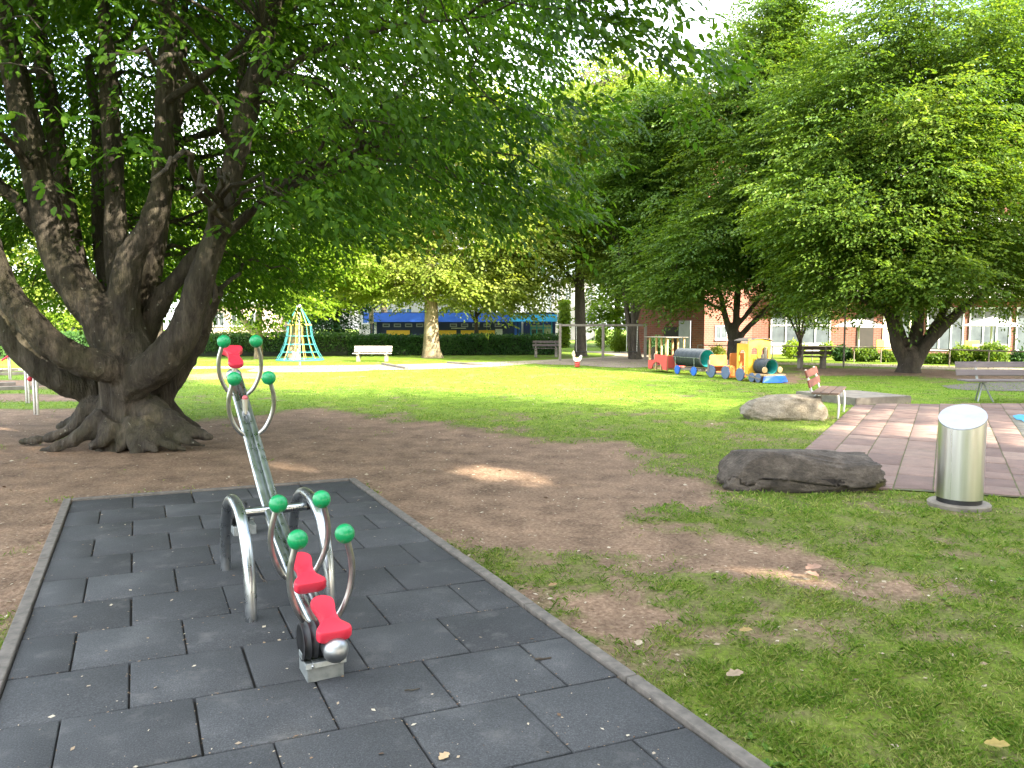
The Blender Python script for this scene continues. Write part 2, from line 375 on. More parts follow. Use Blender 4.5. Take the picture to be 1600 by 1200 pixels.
def tree(name, label, cat, group, seed, base, limbs, ells, n_clump, per, m, leaf, spray_len, mat, bark, clump_r=.75, flat=.38, bmax=120, tintbase=.5, droop=.25, fill=1.0, bias=2.4, blend=0):
    """base: ground point; limbs: list of limb specs; ells: (centre Vector, rx, ry, rz, weight)"""
    rng = np.random.default_rng(seed)
    root = thing(name, base, 0, label, cat, group)
    mb = MB(); nodes = []; thick = MB()
    for sp in limbs:
        pts, rad = limb_pts(sp)
        cut = next((i for i, r_ in enumerate(rad) if r_ < .07), len(rad)) if blend else 0
        if cut >= 2: thick.tube(pts[:cut + 1], rad[:cut + 1], 14)
        if cut < len(pts) - 1: mb.tube(pts[max(cut - 1, 0):], rad[max(cut - 1, 0):], 12 if rad[0] > .1 else 7)
        for p_, r_ in zip(pts, rad):
            nodes.append((p_, r_))
    NP = np.array([tuple(a[0]) for a in nodes]); NR = np.array([a[1] for a in nodes])
    wts = np.array([e[1] * e[2] * e[3] * (e[4] if len(e) > 4 else 1) for e in ells]); wts = wts ** .8; wts /= wts.sum()
    pick = rng.choice(len(ells), n_clump, p=wts)
    C0 = np.array([tuple(e[0]) for e in ells])[pick]; RR = np.array([(e[1], e[2], e[3]) for e in ells])[pick]
    dv = unit(rng.normal(0, 1, (n_clump, 3))); rr = rng.random((n_clump, 1)) ** (1 / bias)
    CC = C0 + dv * rr * RR
    CC[:, 2] = np.maximum(CC[:, 2], .9)
    ctint = tintbase + rng.normal(0, .10, n_clump)
    # limbs to the clumps
    order = rng.permutation(n_clump)[:bmax]
    for i in order:
        c = CC[i]; dd = np.linalg.norm(NP - c, axis=1) + np.where(NP[:, 2] > c[2] - .1, 1.5, 0)
        j = int(np.argmin(dd)); a = NP[j]; L_ = np.linalg.norm(c - a)
        if L_ < .3: continue
        r0 = min(NR[j] * .6, .012 + .011 * L_); k = max(4, int(L_ * 2.2))
        pts = [];
        for t in np.linspace(0, 1, k + 1):
            q = a * (1 - t) + c * t; q = q + np.array([0, 0, .10 * L_ * math.sin(math.pi * t) * (1 if c[2] > a[2] else .5)]) + (rng.normal(0, .035 * L_ ** .5, 3) if 0 < t < 1 else 0)
            pts.append(Vector(q))
        mb.tube(pts, [r0 * (1 - .8 * t) + .004 for t in np.linspace(0, 1, k + 1)], 5, cap=False)
    if thick.v:
        tm = solid(thick, blend, 5, .03, seed); mb.add([v.co[:] for v in tm.vertices], [tuple(p.vertices) for p in tm.polygons]); bpy.data.meshes.remove(tm)
    mb.build('trunk', bark, root, smooth=True, org=base)
    S = n_clump * per
    cl = np.repeat(np.arange(n_clump), per)
    off = rng.normal(0, 1, (S, 3)) * np.array([clump_r, clump_r, clump_r * flat])[None, :] * .62
    ctr = np.array([base[0], base[1], 0]); pos = CC[cl] + off
    outw = pos - ctr; outw[:, 2] = 0; outw = unit(outw)
    ax = outw * .7 + unit(off + 1e-6) * .55 + rng.normal(0, .30, (S, 3)); ax[:, 2] = ax[:, 2] * .45 - .10
    pos[:, 2] = np.maximum(pos[:, 2], .55)
    sl_ = spray_len * (.65 + .6 * rng.random(S))
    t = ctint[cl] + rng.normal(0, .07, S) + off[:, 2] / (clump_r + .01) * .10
    pl, d, n, l, ww, tt = sprays(rng, pos - unit(ax) * sl_[:, None] * .45, ax, sl_, m, leaf[0], leaf[1], t, droop)
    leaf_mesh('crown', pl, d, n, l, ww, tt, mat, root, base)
    return root
def E(u, v, Y, ru, rv, dy, wt=1.0):
    return (P(u, v, Y), ru * Y / FPX, dy, rv * Y / FPX, wt)
# ================================================================ ground
def poly_sd(x, y, poly):                   # signed distance, inside positive
    pts = np.array(poly); n = len(pts); d = np.full(x.shape, 1e9); ins = np.zeros(x.shape, bool)
    for i in range(n):
        a = pts[i]; b = pts[(i + 1) % n]; e = b - a; wx = x - a[0]; wy = y - a[1]
        t = np.clip((wx * e[0] + wy * e[1]) / (e @ e), 0, 1); d = np.minimum(d, (wx - e[0] * t) ** 2 + (wy - e[1] * t) ** 2)
        c = ((a[1] > y) != (b[1] > y)) & (x < (b[0] - a[0]) * (y - a[1]) / (b[1] - a[1] + 1e-12) + a[0]); ins ^= c
    return np.where(ins, 1, -1) * np.sqrt(d)
def gp(*px): return [tuple(G(u, v))[:2] for u, v in px]
DIRT = [
    (gp((-160, 720), (60, 692), (250, 668), (380, 648), (480, 640), (560, 646), (700, 664), (850, 688), (955, 692), (955, 716), (1050, 742), (1108, 752), (1112, 776), (1020, 792), (1010, 812), (1130, 838), (1235, 878), (1290, 902), (1200, 908), (1085, 886), (960, 866), (850, 878), (740, 868), (680, 835), (600, 770), (556, 750), (110, 782), (60, 860), (0, 980), (-200, 960)), .75),
    (gp((840, 925), (1000, 925), (1010, 955), (900, 960)), .7),
    (gp((-300, 655), (140, 640), (150, 660), (60, 690), (-300, 700)), .5),
    (gp((1235, 574), (1420, 577), (1610, 584), (1610, 594), (1480, 592), (1440, 588), (1250, 586)), .9),
    (gp((-300, 592), (60, 594), (140, 600), (140, 606), (-300, 608)), .8), (gp((-300, 613), (150, 618), (155, 626), (-300, 629)), .6), (gp((-300, 640), (150, 638), (150, 655), (-300, 662)), .5),
    (gp((290, 585), (400, 583), (420, 590), (300, 594)), .6), (gp((1200, 580), (1260, 592), (1250, 600), (1190, 598)), .5)]
def dirt_val(x, y):
    s = np.zeros(x.shape)
    for poly, soft in DIRT:
        sd = poly_sd(x, y, poly); t = np.clip(sd / soft * .5 + .5, 0, 1); s = np.maximum(s, t * t * (3 - 2 * t))
    patch = np.where(y < 9, .23, np.where(y < 14, .12, .06))
    p = np.stack([x * 1.5, y * 1.5, x * 0], 1)
    return s * .9 + patch + 1.1 * (fbm(p, 5, 5) - .5) + .8 * (fbm(p * 4.1, 8, 4) - .5)
def sm(a, b, x): t = np.clip((x - a) / (b - a), 0, 1); return t * t * (3 - 2 * t)

xs = np.concatenate([[-300, -150, -80, -50, -36], np.arange(-26, -8, .5), np.arange(-8, 9, .09), np.arange(9, 26, .5), [36, 50, 80, 150, 300]])
ys = np.concatenate([[-300, -100, -40, -15, -6, -2, 0, 1], np.arange(1.5, 12, .09), np.arange(12, 26, .25), np.arange(26, 60, .8), [66, 75, 90, 120, 170, 300]])
gx, gy = np.meshgrid(xs, ys); gx = gx.ravel(); gy = gy.ravel(); nx, ny = len(xs), len(ys)
dv_ = dirt_val(gx, gy)
MA = np.array([-3.99, 6.83]); e1 = np.array([math.cos(R(21.5)), math.sin(R(21.5))]); e2 = np.array([math.cos(R(-63.9)), math.sin(R(-63.9))])
MI = np.linalg.inv(np.array([e1, e2]).T)
def mat_uv(x, y): return MI @ np.stack([x - MA[0], y - MA[1]])
O_ = np.array(tuple(G(1333, 636))[:2]); dp = np.array([.492, .87]); dq = np.array([.87, -.492])
def in_mat(x, y, g=.07):
    a, b = mat_uv(x, y); return (a > -g) & (a < 2.5 + g) & (b > -g)
def ylim_(x): return np.maximum(6.55, 7.45 - .33 * (x - 3.3))
def in_plaza(x, y, g=0):
    q = (x - O_[0]) * dq[0] + (y - O_[1]) * dq[1]; return (q > -g) & (y > ylim_(x) - g) & (y < 15.6 + g)
free = ~(in_mat(gx, gy, .15) | in_plaza(gx, gy, .15))
near = sm(20, 12, gy) * free
gz = near * (.035 * (fbm(np.stack([gx * 1.1, gy * 1.1, gx * 0], 1), 9, 4) - .5) - .012 * sm(.4, .62, dv_)) - .012 * near
idx = np.arange(nx * ny).reshape(ny, nx)
quads = np.stack([idx[:-1, :-1], idx[:-1, 1:], idx[1:, 1:], idx[1:, :-1]], -1).reshape(-1, 4)
ground = raw_mesh('ground', np.stack([gx, gy, gz], 1), quads.ravel(), np.arange(len(quads)) * 4, dv_ * 0, M['ground'])
a_ = ground.data.attributes.new('dirt', 'FLOAT', 'POINT'); a_.data.foreach_set('value', dv_.astype(np.float32))
w_ = ground.data.attributes.new('wear_shade', 'FLOAT', 'POINT'); w_.data.foreach_set('value', (1 - sm(8.5, 17, gy)).astype(np.float32))
ground.data.polygons.foreach_set('use_smooth', [True] * len(ground.data.polygons)); tag(ground, kind='structure')

# ---- rubber tile surface with kerb
def tiles_mesh(name, cells, z0, z1, ch, mat, flat=None):
    V = []; L_ = []; T = []
    for (quad, tint, dz) in cells:
        q = np.array(quad); c = q.mean(0); b = len(V)
        ins = c + (q - c) * (1 - ch / (np.linalg.norm(q - c, axis=1, keepdims=True) * .7))
        for p in q: V.append((p[0], p[1], z0))
        for p in q: V.append((p[0], p[1], z1 + dz - ch * .7))
        for p in ins: V.append((p[0], p[1], z1 + dz))
        for lo in (0, 4):
            for k in range(4):
                l = (k + 1) % 4; L_ += [b + lo + k, b + lo + l, b + lo + 4 + l, b + lo + 4 + k]
        L_ += [b + 8, b + 9, b + 10, b + 11]; T += [tint] * 12
    V = np.array(V); L_ = np.array(L_)
    o = raw_mesh(name, V, L_, np.arange(len(L_) // 4) * 4, np.array(T), mat)
    return o
rnd = random.Random(4)
cells = []
PIT = .4875
for r_ in range(0, 16):
    cuts = [0, .5, 1, 1.5, 2, 2.5] if r_ % 2 == 0 else [0, .25, .75, 1.25, 1.75, 2.25, 2.5]
    for a, b in zip(cuts[:-1], cuts[1:]):
        g1, g2 = .0045, .0042
        ja = rnd.uniform(-.002, .002)
        Q = [MA + e1 * (a + g1 + ja) + e2 * (r_ * PIT + PIT - g2), MA + e1 * (b - g1 + ja) + e2 * (r_ * PIT + PIT - g2), MA + e1 * (b - g1 + ja) + e2 * (r_ * PIT + g2), MA + e1 * (a + g1 + ja) + e2 * (r_ * PIT + g2)]
        cells.append((Q, rnd.random(), rnd.uniform(-.0025, .0015)))
tag(tiles_mesh('rubber_paving', cells, .004, .03, .006, M['rubber']), kind='structure')
mb = MB(); q = [MA - e1 * .02 - e2 * .02, MA + e1 * 2.52 - e2 * .02, MA + e1 * 2.52 + e2 * 7.9, MA - e1 * .02 + e2 * 7.9]
mb.add([(p[0], p[1], .009) for p in q], [(0, 3, 2, 1)]); tag(mb.build('paving_bed', M['dark_gap']), kind='structure')
mb = MB()
def kerb_run(a, b, off, wdt=.065, ln=1.0):
    d = b - a; L_ = np.hypot(*d); d = d / L_; k = 0
    while k < L_:
        l = min(ln, L_ - k); c = a + d * (k + l / 2) + off
        mb.box((c[0], c[1], -.02 + rnd.uniform(-.002, .002)), (l - .006, wdt, .13), rot_z(math.atan2(d[1], d[0]) + rnd.uniform(-.002, .002)), .006); k += ln
n1 = np.array([e2[1], -e2[0]])
kerb_run(MA - e2 * .07, MA + e2 * 7.9, n1 * .038); kerb_run(MA + e1 * 2.5 - e2 * .07, MA + e1 * 2.5 + e2 * 7.9, -n1 * .038)
kerb_run(MA - e1 * .0, MA + e1 * 2.5, -e2 * .04)
tag(mb.build('kerb', M['kerb']), kind='structure')

# ---- plaza of stone slabs
cells = []; cells2 = []
q0 = 0
rq = random.Random(11)
while q0 < 14:
    wq = rq.uniform(.33, .40); s0 = -14 + rq.random()
    while s0 < 14:
        ls_ = rq.uniform(.38, .85)
        c = O_ + dq * (q0 + wq / 2) + dp * (s0 + ls_ / 2)
        if 6.0 < c[1] < 15.75 and c[0] < 18:
            g = .006
            lo, hi = s0 + g, s0 + ls_ - g
            Q = [O_ + dq * (q0 + g) + dp * lo, O_ + dq * (q0 + wq - g) + dp * lo, O_ + dq * (q0 + wq - g) + dp * hi, O_ + dq * (q0 + g) + dp * hi]
            for p in Q:
                ylim = float(ylim_(p[0])) + .10 + .03 * math.sin(p[0] * 5)
                if p[1] < ylim: p += dp * ((ylim - p[1]) / dp[1])
                if p[1] > 15.6: p -= dp * ((p[1] - 15.6) / dp[1])
            if np.linalg.norm(Q[0] - Q[3]) > .05 and np.linalg.norm(Q[1] - Q[2]) > .05:
                (cells2 if 2.35 < q0 < 7 and -5.6 < s0 < -.8 else cells).append((Q, rq.random(), rq.uniform(-.004, .004)))
        s0 += ls_
    q0 += wq
tag(tiles_mesh('plaza_paving', cells, .002, .02, .006, M['slab']), kind='structure')
tag(tiles_mesh('plaza_inset', cells2, .002, .02, .006, M['slab2']), kind='structure')
mb = MB(); mb.add([tuple(O_ + dq * .0 - dp * 9.6) + (.012,), tuple(O_ + dq * 13.5 - dp * 1.9) + (.012,), tuple(O_ + dq * 13.5 + dp * 8.2) + (.012,), tuple(O_ + dq * 0 + dp * .55) + (.012,)], [(0, 1, 2, 3)])
jo = mb.build('plaza_bed', M['joint']); bm = bmesh.new(); bm.from_mesh(jo.data)
for co, no in (((0, 15.6, 0), (0, 1, 0)), ((3.3, 7.55, 0), (-.33, -1, 0)), ((0, 6.65, 0), (0, -1, 0))): bmesh.ops.bisect_plane(bm, geom=bm.verts[:] + bm.edges[:] + bm.faces[:], plane_co=co, plane_no=no, clear_outer=True)
bm.to_mesh(jo.data); bm.free(); tag(jo, kind='structure')
M['bluepaint'] = simple('blue_ground_paint', (.03, .20, .40), (.04, .24, .42), 20, .8)
mb = MB(); bp = [(1582, 652), (1592, 650), (1604, 651), (1640, 654), (1625, 661), (1600, 662), (1596, 659), (1588, 658)]
mb.add([tuple(G(*p))[:2] + (.030,) for p in bp], [tuple(range(len(bp) - 1, -1, -1))]); tag(mb.build('painted_marking', M['bluepaint']), kind='structure')

# ---- sandy paths and play-sand areas
def sheet(name, pxs, mat, z, round_=1):
    pts = [np.array(tuple(G(*p))[:2]) for p in pxs]
    sp = smooth_path(pts + [pts[0]], 5)[:-1] if round_ else pts
    m_ = MB(); m_.add([(p[0], p[1], z) for p in sp], [tuple(range(len(sp)))]); o = m_.build(name, mat)
    bm = bmesh.new(); bm.from_mesh(o.data)
    for f in bm.faces:
        if f.normal.z < 0: f.normal_flip()
    bmesh.ops.triangulate(bm, faces=bm.faces[:]); bm.to_mesh(o.data); bm.free()
    return tag(o, kind='structure')
sheet('sand_path', [(-260, 574), (-60, 575.5), (150, 575), (340, 572.5), (470, 571.5), (600, 570), (770, 565.5), (860, 562), (960, 556), (930, 551.5), (900, 551), (905, 548.8), (990, 550), (1030, 556), (1030, 561), (1000, 563), (870, 566), (770, 573), (620, 578), (480, 576.5), (340, 576), (150, 579), (-60, 580), (-260, 580)], M['sand'], .006)
sheet('play_sand', [(400, 576), (520, 574.5), (580, 574), (585, 578), (560, 580.5), (480, 582), (390, 581)], M['gravel'], .011)
sheet('swing_gravel', [(850, 565.5), (950, 560), (1040, 557), (1110, 560), (1090, 566), (1040, 571), (980, 575), (900, 571), (840, 569)], M['gravel'], .011)
sheet('sand_pit', [(600, 571), (740, 566.5), (765, 570), (640, 576.5)], M['sand'], .012, 0)
mb = MB()
for a, b in (((598, 570), (636, 577)), ((700, 568), (768, 573)), ((636, 577), (768, 573))):
    A_, B_ = G(*a), G(*b); d = B_ - A_; mb.box((A_ + B_) / 2 + Vector((0, 0, .03)), (d.length, .12, .12), rot_z(math.atan2(d.y, d.x)), .01)
tag(mb.build('sand_pit_edging', M['concrete']), kind='structure')
sheet('bench_path', [(1190, 566.5), (1260, 567), (1400, 570), (1600, 575.5), (1800, 582), (1800, 588), (1600, 581.5), (1480, 578), (1400, 574.5), (1260, 570.5), (1190, 569)], M['sand'], .007)
sheet('asphalt_strip', [(1470, 603), (1560, 598), (1800, 600), (1800, 612), (1560, 611), (1490, 608)], M['kerb'], .009)
mb = MB()
for a, b in (((-40, 584), (26, 580)), ((-40, 588), (40, 585)), ((-40, 605), (24, 602)), ((52, 603), (95, 601)), ((-40, 611), (60, 608))):
    A_, B_ = G(*a), G(*b); d = B_ - A_; mb.box((A_ + B_) / 2 + Vector((0, 0, .04)), (d.length, .14, .10), rot_z(math.atan2(d.y, d.x)), .01)
tag(mb.build('sand_edging', M['concrete']), kind='structure')

# ---- grass, litter
rng = np.random.default_rng(3)
def scatter(n, y0, y1, pw, xw=.74):
    u = rng.random(n); e = 1 - pw if abs(1 - pw) > 1e-6 else 1e-4
    y = (y0 ** e + u * (y1 ** e - y0 ** e)) ** (1 / e); x = (rng.random(n) * 2 - 1) * (xw * y + .4); return x, y
def ground_z(x, y):
    dvv = dirt_val(x, y); fr = ~(in_mat(x, y, .15) | in_plaza(x, y, .15)); nr = sm(20, 12, y) * fr
    return nr * (.035 * (fbm(np.stack([x * 1.1, y * 1.1, x * 0], 1), 9, 4) - .5) - .012 * sm(.4, .62, dvv)) - .012 * nr, dvv
def blades(name, n, y0, y1, pw, Lr, Wr):
    x, y = scatter(n, y0, y1, pw); z, dvv = ground_z(x, y)
    cl = fbm(np.stack([x * 6.5, y * 6.5, x * 0], 1), 21, 3)
    keep = (rng.random(n) < (1 - sm(.22, .72, dvv)) * np.clip(.45 + 2.4 * (cl - .40), .06, 1)) & ~in_mat(x, y, .075) & ~in_plaza(x, y, -.04 if y0 < 8 else .05)
    x, y, z, cl = x[keep], y[keep], z[keep], cl[keep]; k = len(x)
    p = np.stack([x, y, z - .004], 1); d = rng.normal(0, .55, (k, 3)); d[:, 2] = .75 + .3 * rng.random(k)
    nrm = rng.normal(0, 1, (k, 3)); nrm[:, 2] *= .4
    L_ = (Lr[0] + (Lr[1] - Lr[0]) * rng.random(k)) * (.55 + 1.0 * cl); W_ = Wr[0] + (Wr[1] - Wr[0]) * rng.random(k)
    t = .48 + .45 * (fbm(np.stack([x * .9, y * .9, x * 0], 1), 33, 3) - .5) + .5 * (fbm(np.stack([x * 5, y * 5, x * 0], 1), 34, 3) - .5) + rng.normal(0, .24, k)
    return leaf_mesh(name, p, d, nrm, L_, W_, t, M['grass'], fold=.1, tipdrop=.28)
tag(blades('grass', 190000, 2.2, 6.5, .9, (.022, .062), (.0022, .0045)), 'short patchy grass growing beside the rubber mat in the foreground', 'grass', kind='stuff')
tag(blades('grass', 130000, 6.5, 17, 1.2, (.03, .065), (.006, .011)), 'short grass of the middle lawn around the boulders', 'grass', kind='stuff')
tag(blades('grass', 60000, 17, 34, 1.0, (.03, .06), (.012, .022)), 'short sunlit grass of the far lawn', 'grass', kind='stuff')
# little broad-leaved weeds among the grass
x, y = scatter(1500, 2.3, 8, 1.0); z, dvv = ground_z(x, y); k = (rng.random(1500) < (dvv < .34) * .5) & ~in_mat(x, y, .1) & ~in_plaza(x, y, .1) & (fbm(np.stack([x * 1.2, y * 1.2, x * 0], 1), 44, 2) > .52)
x, y, z = x[k], y[k], z[k]; m_ = 6; kk = len(x)
p = np.repeat(np.stack([x, y, z + .004], 1), m_, 0); an = rng.random(kk * m_) * 6.28
d = np.stack([np.cos(an), np.sin(an), .35 + .3 * rng.random(kk * m_)], 1); nr_ = np.tile([[0, 0, 1.0]], (kk * m_, 1)) + rng.normal(0, .2, (kk * m_, 3))
tag(leaf_mesh('clover', p, d, nr_, .018 + .02 * rng.random(kk * m_), .012 + .012 * rng.random(kk * m_), .35 + rng.normal(0, .2, kk * m_), M['grass'], six=True), 'low broad-leaved weeds among the foreground grass', 'weeds', kind='stuff')
# litter of small dry leaves, husks and chips
n = 26000; x, y = scatter(n, 1.9, 17, 1.1); z, dvv = ground_z(x, y); im = in_mat(x, y, -.0)
keep = (rng.random(n) < np.where(im, .09, .10 + .75 * sm(.4, .6, dvv))) & ~in_plaza(x, y, .05) & ~(in_mat(x, y, .09) & ~im)
x, y, z, im = x[keep], y[keep], z[keep], im[keep]; k = len(x); z = np.where(im, .032, z + .004)
an = rng.random(k) * 6.28; d = np.stack([np.cos(an), np.sin(an), rng.normal(0, .12, k)], 1); nr_ = np.tile([[0, 0, 1.0]], (k, 1)) + rng.normal(0, .22, (k, 3))
sz = (.006 + .032 * rng.random(k) ** 4) * np.where(im, .75, 1.0) * (1 + .05 * y)
tag(leaf_mesh('leaf_litter', np.stack([x, y, z], 1), d, nr_, sz, sz * (.3 + .5 * rng.random(k)), .58 + rng.normal(0, .30, k), M['litter'], fold=.05, tipdrop=0), 'scattered dry leaf scraps, husks and chips on soil and mat', 'litter', kind='stuff')
# debris in the tile joints
pj = []
for _ in range(900):
    r_ = rnd.randrange(0, 14)
    if rnd.random() < .5: a = rnd.uniform(0, 2.5); b = r_ * PIT
    else: a = rnd.randrange(0, 6) * .5 + (.25 if r_ % 2 else 0); b = (r_ + rnd.random()) * PIT
    if a > 2.5: continue
    c = MA + e1 * (a + rnd.gauss(0, .006)) + e2 * (b + rnd.gauss(0, .006)); pj.append((c[0], c[1], .030))
pj = np.array(pj); k = len(pj); an = rng.random(k) * 6.28
tag(leaf_mesh('joint_litter', pj, np.stack([np.cos(an), np.sin(an), an * 0], 1), np.tile([[0, 0, 1.0]], (k, 1)) + rng.normal(0, .3, (k, 3)), .006 + .012 * rng.random(k), .003 + .005 * rng.random(k), .3 + rng.normal(0, .22, k), M['litter'], fold=.05, tipdrop=0), 'dry crumbs caught in the joints of the rubber tiles', 'litter', kind='stuff')

def fallen_leaf(px, L_, label, colr, z=None, rot=0):
    p = G(*px); m = simple('dry_leaf', colr, tuple(a * .7 for a in colr), 30, .8)
    mb = MB(); n = 7; zz = .012 if z is None else z
    for sg in (1, -1):
        vs = []; fs = []
        for i in range(n):
            t = i / (n - 1); wd = .38 * L_ * math.sin(math.pi * (t * .94 + .03)) ** .8 * (1 + .25 * math.sin(i * 2.7))
            vs += [(L_ * (t - .5), 0, .10 * L_ * t * t), (L_ * (t - .5), sg * wd, .10 * L_ * t * t + .22 * wd + .02 * L_ * math.sin(i * 3))]
        for i in range(n - 1): fs.append((2 * i, 2 * i + 2, 2 * i + 3, 2 * i + 1))
        mb.add(vs, fs)
    o = mb.build('fallen_leaf', m, smooth=True); o.location = (p.x, p.y, zz); o.rotation_euler = (0, 0, rot); tag(o, label, 'leaf', 'fallen dry leaves'); return o
fallen_leaf((1271, 892), .12, 'big pinkish brown dead leaf at the tip of the bare soil, upper of the pair', (.26, .15, .10), .02, .4)
fallen_leaf((1269, 901), .09, 'smaller pinkish dead leaf at the tip of the bare soil, lower of the pair', (.24, .135, .09), .015, 2.2)
fallen_leaf((998, 1014), .055, 'pale cream dry leaf on the grass right of the mat edge', (.36, .29, .20), .03, 1.2)
fallen_leaf((1148, 1062), .085, 'tan curled leaf in the grass at lower right, near a bare spot', (.26, .19, .12), .025, .3)
fallen_leaf((1557, 1176), .085, 'yellow leaf in the grass at the bottom right corner', (.27, .20, .045), .03, -.3)
fallen_leaf((864, 917), .06, 'orange tan leaf on bare ground by the kerb of the mat', (.27, .16, .07), .012, .5)
fallen_leaf((1165, 994), .07, 'ochre leaf lying in the middle of the right-hand grass', (.28, .19, .06), .03, .1)
fallen_leaf((694, 1196), .05, 'small light brown leaf on the rubber mat at the bottom edge', (.42, .30, .17), .034, .9)
def twig(a, b, r, label, z=.036):
    A_, B_ = G(*a), G(*b); mb = MB(); pts = [A_ * (1 - t) + B_ * t + Vector((0, 0, z + .003 * math.sin(t * 7))) + Vector((.004 * math.sin(t * 9), .004 * math.cos(t * 8), 0)) for t in np.linspace(0, 1, 6)]
    mb.tube(pts, [r, r * 1.1, r, r * .9, r * .8, r * .6], 6); o = mb.build('fallen_twig', M['bark_dark'] if z > .03 else M['bark_dark'], smooth=True); return tag(o, label, 'twig', 'fallen twigs')
twig((836, 1042), (861, 1039), .006, 'short thick dry twig lying across a tile joint near the right kerb')
twig((402, 902), (418, 921), .003, 'thin curved twig on the rubber mat between the arch feet')
twig((632, 1092), (656, 1088), .003, 'thin straight twig on a rubber tile at the centre bottom')
# ================================================================ seesaw
def ang_of(d): return math.atan2(d[1], d[0])
AX = Vector((-.47, .883, 0)).normalized()
M['steel_cap'] = simple('cast_steel_cap', (.42, .43, .43), (.30, .31, .31), 18, .42, 1.0, rvar=.06)
seesaw = thing('seesaw', (-1.45, 4.56, 0), ang_of(AX), 'four-seat steel seesaw with red saddles and green ball handles on the rubber mat', 'seesaw')
BZ = smooth_path([(-1.40, .172), (-1.12, .200), (-.65, .292), (0, .500), (.70, .870), (1.15, 1.105), (1.42, 1.235)], 8)
def beam_z(x):
    a = np.array(BZ); return float(np.interp(x, a[:, 0], a[:, 1]))
def beam_t(x): s = (beam_z(x + .05) - beam_z(x - .05)) / .1; return math.atan(s)
mb = MB()
for sg in (-1, 1): mb.tube([(x, sg * .029, z) for x, z in BZ], .0265, 14)
vs = []; fs = []
for i, (x, z) in enumerate(BZ): vs += [(x, -.03, z + .004), (x, .03, z + .004), (x, .03, z - .014), (x, -.03, z - .014)]
for i in range(len(BZ) - 1):
    for k in range(4): fs.append((4 * i + k, 4 * i + (k + 1) % 4, 4 * i + 4 + (k + 1) % 4, 4 * i + 4 + k))
mb.add(vs, fs)
beam = mb.build('beam', M['steel'], seesaw, smooth=True)
for x in (-1.41, 1.43):
    mb = MB(); mb.sphere((x, 0, beam_z(x) + .002), .057, 24); mb.build('end_cap', M['steel_cap'], seesaw, smooth=True)
# arches and axle (arches stand left and right of the beam)
for side in (.215, -.215):
    mb = MB(); pts = []
    for k in range(33):
        a = math.pi * k / 32; c, s = math.cos(a), math.sin(a)
        pts.append((.49 * math.copysign(abs(c) ** .85, c), side, .575 * s ** .80 if s > 0 else 0))
    pts[0] = (pts[0][0], side, .026); pts[-1] = (pts[-1][0], side, .026)
    mb.tube(pts, .033, 16); o = mb.build('arch', M['steel'], seesaw, smooth=True)
    mb = MB(); mb.tube([(0, side - .045 * math.copysign(1, side), .505), (0, side + .012 * math.copysign(1, side), .505)], .024, 12); mb.build('bearing', M['black'], seesaw, smooth=True)
mb = MB(); mb.tube([(0, -.20, .505), (0, .20, .505)], .026, 14); mb.build('axle', M['steel'], seesaw, smooth=True)
# fork handles with ball ends
def fork(x, lean):
    z0 = beam_z(x); t = beam_t(x); nx_, nz_ = -math.sin(t), math.cos(t)
    mb = MB()
    H_ = .43
    prof = smooth_path([(.052, 0), (.092, .045), (.128, .125), (.146, .215), (.143, .305), (.122, .40)], 6)
    root = None
    for sg in (-1, 1): mb.tube([(x + nx_ * h * lean, sg * y, z0 + .01 + h * (nz_ if lean else 1)) for y, h in prof], .0150, 12)
    f_ = mb.build('handle', M['steel2b'], seesaw, smooth=True)
    for sg in (-1, 1):
        mb = MB(); y, h = prof[-1]; mb.sphere((x + nx_ * (h + .04) * lean, sg * (y - .012), z0 + .01 + (h + .035) * (nz_ if lean else 1)), .047, 24)
        mb.build('ball_grip', M['green'], f_, smooth=True)
M['steel2b'] = simple('satin_steel_tube', (.50, .49, .46), (.40, .39, .37), 20, .33, 1.0, rvar=.06)
for x in (-1.16, -.70): fork(x, .55)
for x in (.70, 1.15): fork(x, .35)
# saddles
SEAT = [(-.145, -.062), (-.150, -.03), (-.150, .03), (-.145, .062), (-.128, .078), (-.098, .076), (-.065, .055), (-.03, .043), (.02, .043), (.07, .053), (.105, .055), (.130, .045), (.148, .022), (.152, 0), (.148, -.022), (.130, -.045), (.105, -.055), (.07, -.053), (.02, -.043), (-.03, -.043), (-.065, -.055), (-.098, -.076), (-.128, -.078)]
def seat(x, flip, tilt, hgt):
    sp = [tuple(p) for p in smooth_path([np.array(p) for p in SEAT], 3)]
    mb = MB(); n = len(sp); vs = []; fs = []
    rings = [(.90, -.018), (1.0, -.008), (1.0, .008), (.95, .017), (.70, .016), (.3, .010)]
    for sc_, z in rings:
        for px_, py_ in sp:
            rim = .014 * max(0, min(1, (-px_ - .07) / .07))          # raised back rim
            vs.append((px_ * (sc_ if sc_ < .9 else 1 - (1 - sc_) * .5), py_ * sc_, z + (rim if z > 0 else -rim * .8)))
    for i in range(len(rings) - 1):
        for k in range(n): fs.append((i * n + k, i * n + (k + 1) % n, (i + 1) * n + (k + 1) % n, (i + 1) * n + k))
    fs.append(tuple(range(n - 1, -1, -1))); fs.append(tuple((len(rings) - 1) * n + k for k in range(n)))
    z = beam_z(x) + hgt
    Mt = Matrix.Translation((x, 0, z)) @ Matrix.Rotation(-tilt, 4, 'Y') @ (Matrix.Rotation(math.pi, 4, 'Z') if flip else Matrix.Identity(4))
    mb.add([Mt @ Vector(v) for v in vs], fs); o = mb.build('seat', M['red'], seesaw, smooth=True)
    mb = MB(); mb.tube([(x, 0, beam_z(x)), (x, 0, z - .008)], .019, 12); mb.build('seat_post', M['steel2b'], seesaw, smooth=True)
seat(-1.275, False, .30, .095); seat(-.83, False, .33, .115)
seat(1.40, True, .44, .15)
